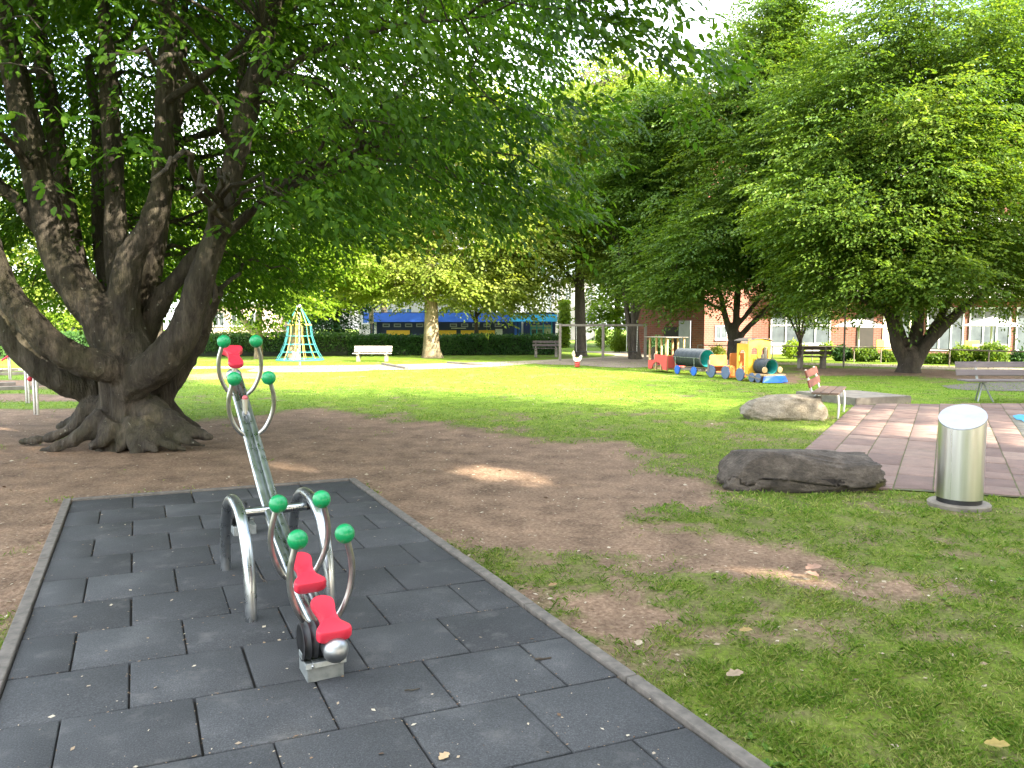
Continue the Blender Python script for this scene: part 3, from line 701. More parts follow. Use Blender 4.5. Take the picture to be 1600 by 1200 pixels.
mb = MB(); mb.tube([(.93, 0, beam_z(.93)), (.93, 0, beam_z(.93) + .105)], .019, 12); mb.build('seat_post', M['steel2b'], seesaw, smooth=True)
mb = MB(); mb.sphere((.93, 0, beam_z(.93) + .115), .020, 12); tag(mb.build('seat_stub', M['pink'], seesaw, smooth=True), 'small worn red stub on a post whose saddle is missing')
mb = MB(); mb.tube([(.93, 0, beam_z(.93) + .098), (.93, 0, beam_z(.93) + .106)], .024, 12); mb.build('seat_flange', M['steel2b'], seesaw, smooth=True)
# buffers: zinc block, rubber loop, clamp
for bx_, by_, sx in ((-1.285, .035, 1), (1.37, -.03, -1)):
    mb = MB(); mb.box((bx_, by_, .062), (.165, .165, .075), None, .004); b_ = mb.build('buffer_block', M['zinc'], seesaw)
    mb = MB(); Rr = .088; prof = []
    for k in range(64):
        y = -.062 + .128 * k / 63; prof.append((Rr - .010 * (0.5 - .5 * math.cos(2 * math.pi * k / 63 * 4)) ** .5 * 1.0 if 0 < k < 63 else Rr - .012, y))
    prof += [(.052, .066), (.052, -.062)]; prof.append(prof[0])
    rm = Matrix.Rotation(R(90), 3, 'X'); mb.lathe(prof, 36, (bx_ + .01 * sx, by_ + .03, .100 + Rr - .004), rm)
    r_ = mb.build('rubber_loop', M['black'], seesaw, smooth=True)
    mb = MB(); mb.box((bx_ - .086 * sx, by_ + .0, .103), (.012, .185, .026), Matrix.Rotation(.25 * sx, 3, 'Y'), .003); mb.box((bx_, by_, .1035), (.17, .10, .008))
    c_ = mb.build('clamp', M['zinc'], seesaw)
    for s_ in (-.06, .06):
        mb = MB(); mb.sphere((bx_ - .094 * sx, by_ + s_, .104), .008, 8); mb.build('bolt', M['steel'], c_, smooth=True)
    mb = MB(); mb.box((bx_, by_ + .03, .13), (.06, .13, .03), None, .003); mb.build('bracket', M['zinc'], r_)

# ================================================================ steel pillar
pp = G(1498, 789); pil = thing('steel_pillar', pp, R(-8), 'short brushed steel pillar with slanted oval top beside the plaza', 'pillar')
rad = .188; n = 64; vs = []; fs = []; hb, hm = .075, .80
for k in range(n):
    a = 2 * math.pi * k / n; x, y = rad * math.cos(a), rad * math.sin(a); vs += [(x, y, hb), (x, y, hm + .085 * x / rad * .55 + .085 * y / rad * .95)]
for k in range(n): l = (k + 1) % n; fs.append((2 * k, 2 * l, 2 * l + 1, 2 * k + 1))
mb = MB().add(vs, fs); mb.build('casing', M['steel2'], pil, smooth=True)
mb = MB(); top = [Vector(vs[2 * k + 1]) for k in range(n)]; mb.add([v * 1.0 + Vector((v.x * .012, v.y * .012, .004)) for v in top] + [v + Vector((v.x * .012, v.y * .012, -.006)) for v in top], [tuple(range(n))] + [(k, n + k, n + (k + 1) % n, (k + 1) % n) for k in range(n)] + [tuple(range(2 * n - 1, n - 1, -1))])
mb.build('top_plate', M['steelplate'], pil)
mb = MB(); mb.lathe([(.180, .03), (.180, hb + .004)], 48); mb.build('base_ring', M['black'], pil, smooth=True)
mb = MB(); mb.lathe([(.255, -.05), (.255, .022), (.245, .032), (.02, .034), (1e-7, .034)], 48); mb.build('footing', M['concrete'], pil, smooth=True)

# ================================================================ boulders
def boulder(loc, rz, dims, seed, mat, label, shape, mossf):
    bm = bmesh.new(); bmesh.ops.create_icosphere(bm, subdivisions=6, radius=1); V = np.array([v.co[:] for v in bm.verts]); Fc = [[v.index for v in f.verts] for f in bm.faces]; bm.free()
    s = np.sign(V) * np.abs(V) ** np.array([.60, .62, .55]); s = s / (np.linalg.norm(s, axis=1, keepdims=True)) * (1 / (np.maximum(np.maximum(np.abs(V[:, 0]), np.abs(V[:, 1])), np.abs(V[:, 2]))))[:, None] ** .62
    x = s[:, 0].copy(); s = shape(s)
    nrm_ = unit(V)
    d = .32 * (fbm(V * 1.7 + 3, seed, 4) - .5) + .17 * (np.abs(fbm(V * 3.1 + 7, seed + 5, 4) - .5) * -2 + .25)
    led = fbm(np.stack([V[:, 0] * 2, V[:, 1] * 2, V[:, 2] * 9], 1), seed + 11, 3); d += .06 * (led - .5)
    d += .035 * (fbm(V * 13, seed + 3, 3) - .5)
    # broken facets
    rr = np.random.default_rng(seed)
    s = s + nrm_ * d[:, None]
    for _ in range(9):
        nn = unit(rr.normal(0, 1, (1, 3)))[0]; nn[2] = abs(nn[2]) * .4; nn /= np.linalg.norm(nn); h = .80 + .12 * rr.random(); dd = s @ nn - h; s = s - np.where(dd > 0, dd * .8, 0)[:, None] * nn[None]
    s = s * np.array(dims) / 2
    s[:, 2] -= .02
    me = bpy.data.meshes.new('boulder'); me.from_pydata([tuple(p) for p in s], [], Fc); me.update(); me.polygons.foreach_set('use_smooth', [True] * len(me.polygons))
    a = me.attributes.new('moss', 'FLOAT', 'POINT'); a.data.foreach_set('value', mossf(V).astype(np.float32)); me.materials.append(mat)
    o = bpy.data.objects.new('boulder', me); col.objects.link(o); o.location = loc; o.rotation_euler = (0, 0, rz); return tag(o, label, 'boulder', 'boulders on the lawn')
def shp1(s):
    s = s.copy(); x = s[:, 0]; s[:, 2] *= (1.0 - .16 * x) * np.where(s[:, 2] > 0, 1 + .12 * np.sin(x * 2.6 + 2.6), 1); s[:, 1] *= 1 - .12 * x; f = np.maximum(-s[:, 1], 0); up = s[:, 2] > 0; s[:, 2] = np.where(up, s[:, 2] - .34 * f * (1 + .3 * np.sin(x * 4)), s[:, 2]); s[:, 1] = np.where(up, s[:, 1], s[:, 1] * (1 + .30 * s[:, 2])); return s
b1 = boulder(G(1249, 760) + Vector((0, .0, .16)), R(-5), (1.66, .72, .53), 7, M['rock_dark'], 'long dark layered boulder with a yellow moss patch, between bare soil and plaza', shp1, lambda V: sm(.50, .72, V[:, 0]) * (1 - sm(-.25, .15, V[:, 2])) * (1 - sm(-.45, .1, V[:, 1])))
def shp2(s):
    s = s.copy(); x = s[:, 0]; s[:, 2] *= np.clip(1.0 + .42 * np.minimum(x + .35, 0) * 1.6, .3, 1.1); return s
b2 = boulder(G(1231, 656) + Vector((0, .25, .16)), R(8), (1.46, .80, .54), 23, M['rock_pale'], 'pale tan sunlit boulder with pointed left end, before the red slat bench', shp2, lambda V: (1 - sm(-.55, -.15, V[:, 2])) * (1 - sm(-.3, .2, V[:, 1])) * .9)

# ================================================================ concrete platform
N_, Rr_, L_ = G(1337, 634), G(1424, 630), G(1243, 622)
e_r = (Rr_ - N_); e_l = (L_ - N_)
mb = MB(); hgt = .155
poly = [N_, Rr_, Rr_ + e_l * .85, L_ + e_r * .55 + e_l * .0, L_]
mb.prism([(p.x, p.y) for p in poly], -.05, hgt); o = mb.build('concrete_platform', M['concrete'], None, bevel=.012); tag(o, 'low flat weathered concrete platform behind the red slat bench', 'platform')

# ================================================================ benches
M['slat_red'] = simple('red_brown_slat', (.155, .045, .024), (.105, .030, .018), 5, .6, 0, .2, 40, sc3=(.4, 6, 6))
M['slat_brown'] = simple('brown_slat', (.14, .09, .066), (.10, .065, .048), 5, .6, sc3=(.4, 6, 6))
M['slat_dark'] = simple('dark_brown_slat', (.085, .062, .050), (.055, .040, .032), 5, .6, sc3=(.4, 6, 6))
M['slat_grey'] = simple('grey_violet_slat', (.15, .125, .125), (.11, .092, .094), 5, .6, sc3=(.4, 6, 6))
M['slat_pale'] = simple('weathered_white_slat', (.62, .56, .50), (.46, .40, .35), 5, .45, sc3=(.4, 6, 6))
M['paint_leg'] = simple('pale_grey_metal', (.62, .61, .58), (.5, .49, .46), 9, .4, .3)
def bench(name, loc, rz, ln, slat, leg, label, kind, group='park benches', seatmat=None, xl=.62):
    """faces local -Y; x along the bench"""
    t = thing(name, loc, rz, label, 'bench', group)
    for k, y in enumerate((-.20, -.05, .10)):
        mb = MB(); mb.box((0, y, .45), (ln, .135, .035), None, .006); mb.build('seat_slat', seatmat or slat, t)
    for k, (y, z) in enumerate(((.215, .60), (.262, .77))):
        mb = MB(); mb.box((0, y, z), (ln, .03, .13), Matrix.Rotation(-.27, 3, 'X'), .006); mb.build('back_slat', slat, t)
    for sg in (-1, 1):
        mb = MB(); x = sg * ln * xl / 2
        if kind == 'tube':
            mb.tube([(x, -.25, 0), (x, -.26, .25), (x, -.24, .40), (x, -.20, .425), (x, .10, .425), (x, .19, .46), (x, .30, .84)], .02, 10)
            mb.tube([(x, .10, .425), (x, .17, .33), (x, .22, 0)], .02, 10)
        elif kind == 'vee':
            mb.box((x, -.02, .422), (.05, .44, .02)); mb.tube([(x - .16, -.18, 0), (x, -.05, .41)], .017, 8); mb.tube([(x + .16, -.18, 0), (x, -.05, .41)], .017, 8); mb.tube([(x, .2, 0), (x, .05, .41)], .017, 8); mb.box((x, .225, .63), (.05, .015, .46), Matrix.Rotation(-.27, 3, 'X'))
        else:
            mb.box((x, -.02, .19), (.13, .36, .38), None, .015); mb.box((x, -.04, .405), (.12, .46, .05), None, .01); mb.box((x, .245, .60), (.06, .025, .50), Matrix.Rotation(-.27, 3, 'X'))
        mb.build('leg', leg, t, smooth=(kind != 'block'))
    return t
dirb = (G(1319, 644) - G(1310, 655)).normalized(); ab = ang_of(dirb)
legm = (G(1319, 644) + G(1310, 655)) / 2
bc = legm + Vector((-dirb.y, dirb.x, 0)) * .26
bench('park_bench', bc, ab, 1.62, M['slat_red'], M['paint_leg'], 'red slat bench seen end-on with curved white legs at the plaza edge', 'tube', seatmat=M['slat_brown'], xl=.74)
bench('park_bench', G(1574, 629) + Vector((.15, .25, 0)), R(-2), 1.95, M['slat_grey'], M['zinc'], 'grey violet slat bench on V-shaped metal legs behind the steel pillar', 'vee', xl=.56)
bench('park_bench', G(582, 565), R(0), 1.68, M['slat_pale'], M['concrete'], 'white sunlit bench on pale block legs left of the plane trunk', 'block', xl=.74).scale = (1, 1, .82)
bench('park_bench', G(853, 558), R(0), 1.35, M['slat_dark'], M['concrete'], 'dark brown bench against the shaded hedge by the left swing post', 'block', xl=.76)
bench('park_bench', G(1268, 576), R(176), 1.25, M['slat_dark'], M['concrete'], 'dark bench in the shade between toy locomotive and railing', 'block', xl=.66)
bench('park_bench', G(1575, 571) + Vector((0, 1.0, 0)), R(0), 1.5, M['slat_dark'], M['concrete'], 'dark slatted bench behind the railing near the right edge', 'block', xl=.6)

# ================================================================ toy train
M['tr_red'] = simple('red_board', (.60, .075, .065), (.50, .06, .055), 3, .5)
M['tr_orange'] = simple('orange_board', (.72, .22, .045), (.62, .18, .035), 3, .5)
M['tr_yellow'] = simple('yellow_board', (.72, .42, .030), (.62, .35, .025), 3, .5)
M['tr_blue'] = simple('blue_board', (.012, .13, .56), (.01, .10, .46), 3, .45)
M['tr_wheel'] = simple('dull_blue_board', (.09, .13, .22), (.07, .10, .18), 3, .5)
M['wood'] = simple('pine_wood', (.50, .34, .17), (.40, .26, .12), 6, .65, sc3=(6, 6, .6))
M['wood_grey'] = simple('weathered_wood', (.21, .18, .14), (.145, .125, .10), 6, .75, sc3=(6, 6, .6))
M['roof_dark'] = simple('dark_roof', (.10, .085, .07), (.06, .05, .045), 8, .6)
M['pipe'] = simple('dark_corrugated_pipe', (.045, .055, .062), (.03, .038, .045), 12, .45)
M['pipe_in'] = simple('turquoise_pipe_lining', (.03, .32, .30), (.02, .24, .23), 8, .5)
M['white'] = simple('white_paint', (.62, .61, .57), (.5, .49, .46), 8, .5)
F0 = G(1213, 598.5); B0 = G(1040, 581); U = (B0 - F0).normalized(); TA = ang_of(-U)   # local +x = forward (towards camera)
TRN = 'wagons of the wooden play train'
def wheel(mb_parent, x, y, r, mat, name='wheel'):
    m_ = MB(); m_.lathe([(r * .96, -.02), (r, -.012), (r, .012), (r * .96, .02)], 24, (x, y, r), Matrix.Rotation(R(90), 3, 'X')); return m_.build(name, mat, mb_parent, smooth=True)
def pipe(parent, x0, x1, zc, r, y=0):
    prof = [(r - .03, x0)]; n = int((x1 - x0) / .012)
    for k in range(n + 1): prof.append((r - .012 + .012 * math.sin(2 * math.pi * k / 4.2), x0 + (x1 - x0) * k / n))
    prof.append((r - .03, x1)); m_ = MB(); rm = Matrix.Rotation(R(90), 3, 'Y'); m_.lathe(prof, 40, (0, y, zc), rm)
    m_.f = [f for f in m_.f if len(f) < 10]
    o = m_.build('tunnel', M['pipe'], parent, smooth=True)
    m_ = MB(); m_.lathe([(r - .031, x0 + .002), (r - .045, x0 + .03), (r - .045, x1 - .03), (r - .031, x1 - .002)], 40, (0, y, zc), rm); m_.f = [f for f in m_.f if len(f) < 10]; m_.build('tunnel_lining', M['pipe_in'], o, smooth=True)
    return o
# locomotive
loco = thing('toy_locomotive', F0 + U * .62, TA, 'yellow play locomotive with arched windows, tunnel boiler and blue cowcatcher', 'play train', TRN)
def arch_panel(w_, h, wins, y0=0):           # wins: (cx, z0, w, zspring); bmesh with holes built from strips
    from mathutils.geometry import tessellate_polygon
    outer = [(-w_ / 2, 0), (w_ / 2, 0), (w_ / 2, h), (-w_ / 2, h)]; loops = [[Vector((x, z, 0)) for x, z in outer]]
    for cx, z0, ww, zs in wins:
        lp = [(cx - ww / 2, z0), (cx - ww / 2, zs)] + [(cx - ww / 2 * math.cos(a), zs + ww / 2 * math.sin(a)) for a in np.linspace(.25, math.pi - .25, 9)] + [(cx + ww / 2, zs), (cx + ww / 2, z0)]
        loops.append([Vector((x, z, 0)) for x, z in lp])
    tri = tessellate_polygon(loops); flat = [v for l in loops for v in l]; return loops, flat, tri
def add_panel(mb, w_, h, wins, M4, th=.03):
    loops, flat, tri = arch_panel(w_, h, wins); n = len(flat)
    vs = [M4 @ Vector((v.x, -th / 2, v.y)) for v in flat] + [M4 @ Vector((v.x, th / 2, v.y)) for v in flat]; fs = [tuple(t) for t in tri] + [tuple(n + i for i in reversed(t)) for t in tri]
    b = 0
    for l in loops:
        k = len(l); fs += [(b + i, b + (i + 1) % k, n + b + (i + 1) % k, n + b + i) for i in range(k)]; b += k
    mb.add(vs, fs)
cw, ch, cl_ = .80, .98, .52
mb = MB(); add_panel(mb, cw, ch, [(-.19, .47, .24, .70), (.19, .47, .24, .70)], Matrix.Translation((-.12, 0, .17)) @ Matrix.Rotation(R(90), 4, 'Z')); mb.build('front_wall', M['tr_yellow'], loco)
for s_ in (-1, 1):
    mb = MB(); add_panel(mb, cl_ - .04, ch - .06, [(0, .06, .28, .60)], Matrix.Translation((-.12 - cl_ / 2, s_ * (cw / 2 - .017), .17))); mb.build('side_wall', M['tr_yellow'], loco)
mb = MB(); mb.box((-.12 - cl_ / 2, 0, .20), (cl_ - .04, cw - .08, .03)); mb.box((-.12 - cl_ / 2 + .02, 0, .42), (.25, cw - .08, .03)); mb.build('floor_board', M['wood'], loco)
mb = MB(); vs = []; fs = []
for i, t in enumerate(np.linspace(-1, 1, 9)):
    z = 1.155 + .075 * (1 - t * t); y = t * (cw / 2 + .05); vs += [(-.06, y, z), (-.12 - cl_ - .06, y, z), (-.06, y, z + .025), (-.12 - cl_ - .06, y, z + .025)]
for i in range(8):
    a = 4 * i; b = a + 4; fs += [(a, b, b + 1, a + 1), (a + 2, a + 3, b + 3, b + 2), (a, a + 2, b + 2, b), (a + 1, b + 1, b + 3, a + 3)]
fs += [(0, 1, 3, 2), (32, 34, 35, 33)]; mb.add(vs, fs); mb.build('roof', M['roof_dark'], loco)
mb = MB(); add_panel(mb, cw, .075, [], Matrix.Translation((-.125, 0, 1.15)) @ Matrix.Rotation(R(90), 4, 'Z')); mb.build('gable_board', M['tr_yellow'], loco)
pipe(loco, -.10, .42, .44, .235)
mb = MB(); mb.lathe([(.045, .66), (.045, .98), (.06, .98), (.06, 1.0), (.03, 1.0)], 16, (.20, -.05, 0)); mb.build('chimney', M['wood_grey'], loco, smooth=True)
mb = MB(); mb.lathe([(.05, .66), (.05, .76), (.04, .79)], 16, (.05, -.02, 0)); mb.build('steam_dome', M['wood_grey'], loco, smooth=True)
for s_ in (-1, 1):
    mb = MB(); mb.lathe([(.085, 0), (.085, .03), (.07, .035)], 20, (.43, s_ * .27, .36), Matrix.Rotation(R(90), 3, 'Y')); mb.build('headlamp', M['wood'], loco, smooth=True)
mb = MB(); mb.box((.25, 0, .215), (.62, .74, .05), None, .006); mb.build('deck', M['wood'], loco)
mb = MB(); q = [(-.46, -.0), (.46, 0), (.36, .20), (-.36, .20)]
vs = [(.60, -.44, .02), (.60, .44, .02), (.56, .36, .19), (.56, -.36, .19), (.80, 0, .02), (.60, 0, .20)]
mb.add(vs + [(x - .03, y, z) for x, y, z in vs], [(0, 4, 5, 3), (4, 1, 2, 5), (6, 9, 11, 10), (10, 11, 8, 7), (0, 6, 10, 4), (4, 10, 7, 1), (3, 5, 11, 9), (5, 2, 8, 11), (0, 3, 9, 6), (1, 7, 8, 2)]); mb.build('cowcatcher', M['tr_blue'], loco)
for s_ in (-1, 1):
    for x in (.30, .02): wheel(loco, x, s_ * .36, .13, M['tr_wheel'])
    wheel(loco, -.42, s_ * .425, .19, M['tr_wheel'])
    mb = MB(); mb.box((.12, s_ * .40, .15), (.62, .02, .04), Matrix.Rotation(.15, 3, 'Y')); mb.build('drive_rod', M['wood_grey'], loco)
# orange seat wagon
ow = thing('toy_wagon', F0 + U * 2.18, TA, 'orange play wagon with two seat boards behind the locomotive', 'play train', TRN)
def rboard(mb, w_, h, x, z, th=.03, r=.07, tilt=0):
    pts = [];
    for cx, cz, a0 in ((w_ / 2 - r, h - r, 0), (-w_ / 2 + r, h - r, 90)):
        for k in range(6): a = R(a0 + 90 * k / 5); pts.append((cx + r * math.cos(a), cz + r * math.sin(a)))
    pts += [(-w_ / 2, 0), (w_ / 2, 0)]
    mb.prism(pts, -th / 2, th / 2, Matrix.Translation((x, 0, z)) @ Matrix.Rotation(R(90), 4, 'Z') @ Matrix.Rotation(R(90), 4, 'X'))
for x, z, h in ((.52, .05, .74), (-.46, .34, .36)):
    mb = MB(); rboard(mb, .64, h, x, z); mb.build('end_board', M['tr_orange'], ow, bevel=.004)
for x in (.30, -.28):
    mb = MB(); mb.box((x, 0, .36), (.30, .60, .03), None, .005); mb.build('seat', M['tr_orange'], ow)
mb = MB(); mb.box((-.40, 0, .24), (.03, .60, .24)); mb.build('seat_riser', M['tr_orange'], ow)
mb = MB(); mb.box((0, .25, .14), (1.05, .08, .07)); mb.box((0, -.25, .14), (1.05, .08, .07)); mb.box((0, 0, .14), (.08, .42, .07)); mb.build('chassis', M['wood_grey'], ow)
for s_ in (-1, 1):
    for x in (.34, -.36): wheel(ow, x, s_ * .325, .20, M['tr_wheel'])
    for x in (-.47,): mb = MB(); mb.box((x, s_ * .345, .36), (.08, .03, .36)); mb.build('side_board', M['wood_grey'], ow)
# tunnel wagon
tw = thing('toy_wagon', F0 + U * 3.92, TA, 'play wagon carrying a black corrugated crawl tunnel with turquoise lining', 'play train', TRN)
pipe(tw, -.74, .72, .56, .30)
mb = MB(); mb.box((0, .2, .19), (1.5, .09, .08), None, .006); mb.box((0, -.2, .19), (1.5, .09, .08), None, .006); mb.box((.6, 0, .17), (.08, .4, .06)); mb.box((-.6, 0, .17), (.08, .4, .06)); mb.build('chassis', M['wood_grey'], tw)
for s_ in (-1, 1):
    for x in (.42, -.50): wheel(tw, x, s_ * .29, .145, M['tr_blue'])
mb = MB()
for x in (.45, -.60):
    mb.tube([(x, -.30, .2), (x, -.31, .56)], .012, 6); mb.tube([(x, .30, .2), (x, .31, .56)], .012, 6)
for s_ in (-1, 1): mb.tube([(-.74, s_ * .312, .57), (.72, s_ * .312, .57)], .01, 6)
mb.build('strap', M['steel'], tw)
# red carriage
rc = thing('toy_wagon', F0 + U * 5.55, TA, 'red open play carriage with pine posts and flat roof at the train rear', 'play train', TRN)
for s_ in (-1, 1):
    mb = MB(); pts = [(-.55, .0), (-.33, .0)] + [(.02 - .33 * math.cos(a), .26 * math.sin(a)) for a in np.linspace(.1, math.pi - .1, 10)] + [(.38, 0), (.62, 0), (.62, .50), (-.12, .52), (-.16, .32), (-.55, .30)]
    mb.prism(pts, -.015, .015, Matrix.Translation((0, s_ * .36, .10)) @ Matrix.Rotation(R(90), 4, 'X')); mb.build('side_panel', M['tr_red'], rc)
    for x in (-.52, -.10, .22, .58):
        mb = MB(); mb.box((x, s_ * .33, .63), (.055, .055, 1.12), None, .006); mb.build('post', M['wood'], rc)
mb = MB(); mb.box((.02, 0, 1.205), (1.36, .92, .03), None, .005); mb.build('roof', M['wood_grey'], rc)
mb = MB(); mb.box((.60, 0, .38), (.03, .64, .42)); mb.build('end_panel', M['tr_red'], rc)
mb = MB(); mb.box((.2, 0, .40), (.7, .62, .03)); mb.build('seat', M['tr_red'], rc)
mb = MB(); mb.box((0, 0, .13), (1.15, .6, .05)); mb.build('floor_board', M['wood'], rc)

# ================================================================ swing frame
sw_px = [(875, 564.5), (942, 562), (1008, 563)]; sp_ = [G(*p) for p in sw_px]
sw_y = (sp_[0].y + sp_[2].y) / 2; sp_ = [Vector((P(u, 560, sw_y).x, sw_y, 0)) for u, v in sw_px]
swing = thing('swing_frame', sp_[1], 0, 'grey timber double swing frame with three posts in front of the shaded trees', 'swing')
swH = P(942, 506.5, sw_y).z
for p in sp_:
    mb = MB(); x = p.x - sp_[1].x; mb.box((x, -.0, swH / 2), (.12, .12, swH + .06), None, .015); mb.build('post', M['wood_grey'], swing)
mb = MB(); mb.box(((sp_[0].x + sp_[2].x) / 2 - sp_[1].x, -.005, swH - .05), (sp_[2].x - sp_[0].x - .02, .09, .10), None, .012); mb.build('crossbeam', M['wood_grey'], swing)
for a, b in ((0, 1), (1, 2)):
    c = (sp_[a].x + sp_[b].x) / 2 - sp_[1].x + (.0 if a == 0 else .35)
    for dx in (-.24, .24):
        mb = MB(); mb.tube([(c + dx, 0, swH - .1), (c + dx * .98, .02, .42)], .012, 6); mb.build('chain', M['steel'], swing)
    mb = MB(); mb.box((c, .02, .41), (.46, .17, .03), None, .006); mb.build('swing_seat', M['black'], swing)

# ================================================================ rope pyramid
npx = (469, 575); nb = G(*npx); net = thing('climbing_net', nb, 0, 'cone-shaped turquoise and yellow rope climbing net on a central pole', 'climbing net', None)
ny_ = nb.y; ntop = P(469, 479, ny_).z
def nz_at(v): return P(469, v, ny_).z
def nr_at(px): return px * ny_ / FPX
M['rope_t'] = simple('turquoise_rope', (.03, .22, .22), (.02, .17, .17), 9, .7); M['rope_g'] = simple('green_rope', (.02, .30, .16), (.015, .22, .12), 9, .7); M['rope_y'] = simple('yellow_rope', (.60, .42, .10), (.5, .34, .08), 9, .7)
prof = [(3, 480), (10, 492), (18, 507), (20, 525), (24, 538), (29, 550), (36, 562)]
mb = MB(); mb.tube([(0, 0, 0), (0, 0, ntop)], .045, 12); mb.build('pole', M['steel'], net, smooth=True)
mb = MB(); mb.sphere((0, 0, ntop), .09, 14); mb.build('pole_cap', M['white'], net, smooth=True)
for k in range(14):
    a = 2 * math.pi * (k + .5) / 14; ps = [(nr_at(px_) * math.cos(a), nr_at(px_) * math.sin(a), nz_at(v)) for px_, v in prof]
    mb = MB(); mb.tube(ps, .011, 6, cap=False); s_ = abs(math.cos(a)); mb.build('rope', M['rope_t'] if s_ > .72 else (M['rope_y'] if k % 2 else M['rope_g'] if s_ > .5 else M['rope_y']), net, smooth=True)
for (px_, v, r_, m_) in ((18, 507.5, .026, 'rope_y'), (20, 525, .011, 'rope_t'), (24, 538, .011, 'rope_t'), (29, 550, .011, 'rope_t'), (36, 562, .024, 'rope_t')):
    mb = MB(); mb.tube([(nr_at(px_) * math.cos(a), nr_at(px_) * math.sin(a), nz_at(v)) for a in np.linspace(0, 2 * math.pi, 29)[:-1]], r_, 8, closed=True); mb.build('net_ring', M[m_], net, smooth=True)

# ================================================================ spring riders, board, poles
M['cream'] = simple('cream_board', (.66, .58, .44), (.56, .48, .35), 5, .5)
def spring_coil(root, r, h, mat, turns=4):
    mb = MB(); mb.tube([(r * math.cos(a), r * math.sin(a), h * a / (2 * math.pi * turns)) for a in np.linspace(0, 2 * math.pi * turns, 60)], .022, 7); return mb.build('spring', mat, root, smooth=True)
def rider(px, rz, label, poly, m1, bodyz, sc_, head=None):
    t = thing('spring_rider', G(*px), rz, label, 'spring rider', 'spring riders'); spring_coil(t, .09, .30, M['tr_red'])
    for s_ in (-.09, .09):
        mb = MB(); mb.prism([(x * sc_, z * sc_) for x, z in poly], -.015, .015, Matrix.Translation((0, s_, bodyz)) @ Matrix.Rotation(R(90), 4, 'X')); mb.build('side_panel', M[m1], t, bevel=.004)
    mb = MB(); mb.box((0, 0, bodyz + .17 * sc_), (.26 * sc_, .17, .04), None, .008); mb.build('seat', M['wood'], t)
    mb = MB(); mb.tube([(-.18 * sc_, -.18, bodyz + .30 * sc_), (-.18 * sc_, .18, bodyz + .30 * sc_)], .016, 8); mb.build('handle_bar', M['tr_red'], t)
    if head:
        mb = MB(); mb.prism([(x * sc_, z * sc_) for x, z in head], -.022, .022, Matrix.Translation((0, 0, bodyz)) @ Matrix.Rotation(R(90), 4, 'X')); mb.build('head', M['cream'], t, bevel=.004)
    return t
rider((902, 574), 0, 'white hen-shaped spring rider on a red coil in front of the swings', [(-.30, .30), (-.28, .05), (-.15, -.05), (.10, -.05), (.24, .06), (.30, .22), (.30, .34), (.20, .36), (.12, .22), (-.02, .15), (-.14, .2), (-.2, .34)], 'white', .26, .58, [(-.22, .25), (-.36, .34), (-.38, .48), (-.30, .62), (-.24, .70), (-.18, .58), (-.14, .42), (-.14, .26)])
rider((1029, 571), R(30), 'small brown and white spring rider half hidden left of the red carriage', [(-.28, .32), (-.26, .05), (-.12, -.05), (.12, -.05), (.26, .08), (.28, .26), (.18, .26), (.08, .16), (-.1, .2), (-.16, .36)], 'cream', .22, .6, [(-.18, .22), (-.36, .30), (-.38, .42), (-.24, .50), (-.14, .40)])
bpz = G(1022, 563); bd = thing('slatted_board', bpz, R(20), 'grey slatted timber board standing between swing frame and red carriage', 'board')
hb_ = P(1022, 541, bpz.y).z
for k in range(4): mb = MB(); mb.box((-.105 + .07 * k, 0, hb_ / 2 + .05 - .02 * (3 - k)), (.05, .03, hb_ - .04 * (3 - k)), None, .005); mb.build('slat', M['wood_grey'], bd)
for z in (.2, hb_ - .15): mb = MB(); mb.box((0, .028, z), (.28, .03, .06)); mb.build('rail', M['wood_grey'], bd)
q = G(1318, 574); mb = MB(); hz_ = P(1318, 405, q.y).z; mb.tube([(0, 0, 0), (0, 0, hz_)], .035, 10); o = mb.build('metal_pole', M['wood_grey'], None, smooth=True); o.location = q; tag(o, 'thin tall grey pole rising into the leaves left of the big right tree', 'pole')

# ================================================================ outdoor gym posts behind the big tree
def post_pair(px, vtop, wpx, label, extra):
    b = G(*px); r = wpx * b.y / FPX / 4.4; t = thing('exercise_post', b, 0, label, 'exercise post', 'steel exercise posts'); h = P(px[0], vtop, b.y).z
    for s_ in (-1, 1):
        mb = MB(); mb.lathe([(r, 0), (r, h - .03), (r * .6, h), (1e-7, h)], 16, (s_ * r * 1.12, 0, 0)); mb.build('tube', M['steel2b'], t, smooth=True)
    extra(t, r, h)
def ex1(t, r, h):
    mb = MB(); mb.sphere((-r * 3.2, -.02, h * .72), .045, 12); mb.build('knob', M['red'], t, smooth=True); mb = MB(); mb.tube([(-r * 3.2, -.02, h * .72), (0, 0, h * .72)], .015, 8); mb.build('arm', M['steel2b'], t)
post_pair((57, 648), 570, 9, 'nearest double steel exercise post with a dark red knob, left of the big trunk', ex1)
def ex2(t, r, h):
    mb = MB(); mb.box((0, 0, h * .9), (.12, .06, .10), None, .01); mb.build('bracket', M['steel2b'], t)
post_pair((44, 630), 567, 8, 'second double steel exercise post just behind the nearest one', ex2)
def ex3(t, r, h):
    mb = MB(); mb.tube([(-.16, -.1, h * .60), (.10, -.1, h * .78)], .03, 8); mb.build('lever', M['red'], t); mb = MB(); mb.tube([(.12, 0, h * .98), (.2, 0, h * .78), (.3, 0, h * .68), (.42, 0, h * .60)], .028, 8); mb.build('grab_bar', M['paint_leg'], t, smooth=True)
post_pair((16, 593), 543, 5, 'farthest steel exercise post with a slanting red lever near the left edge', ex3)
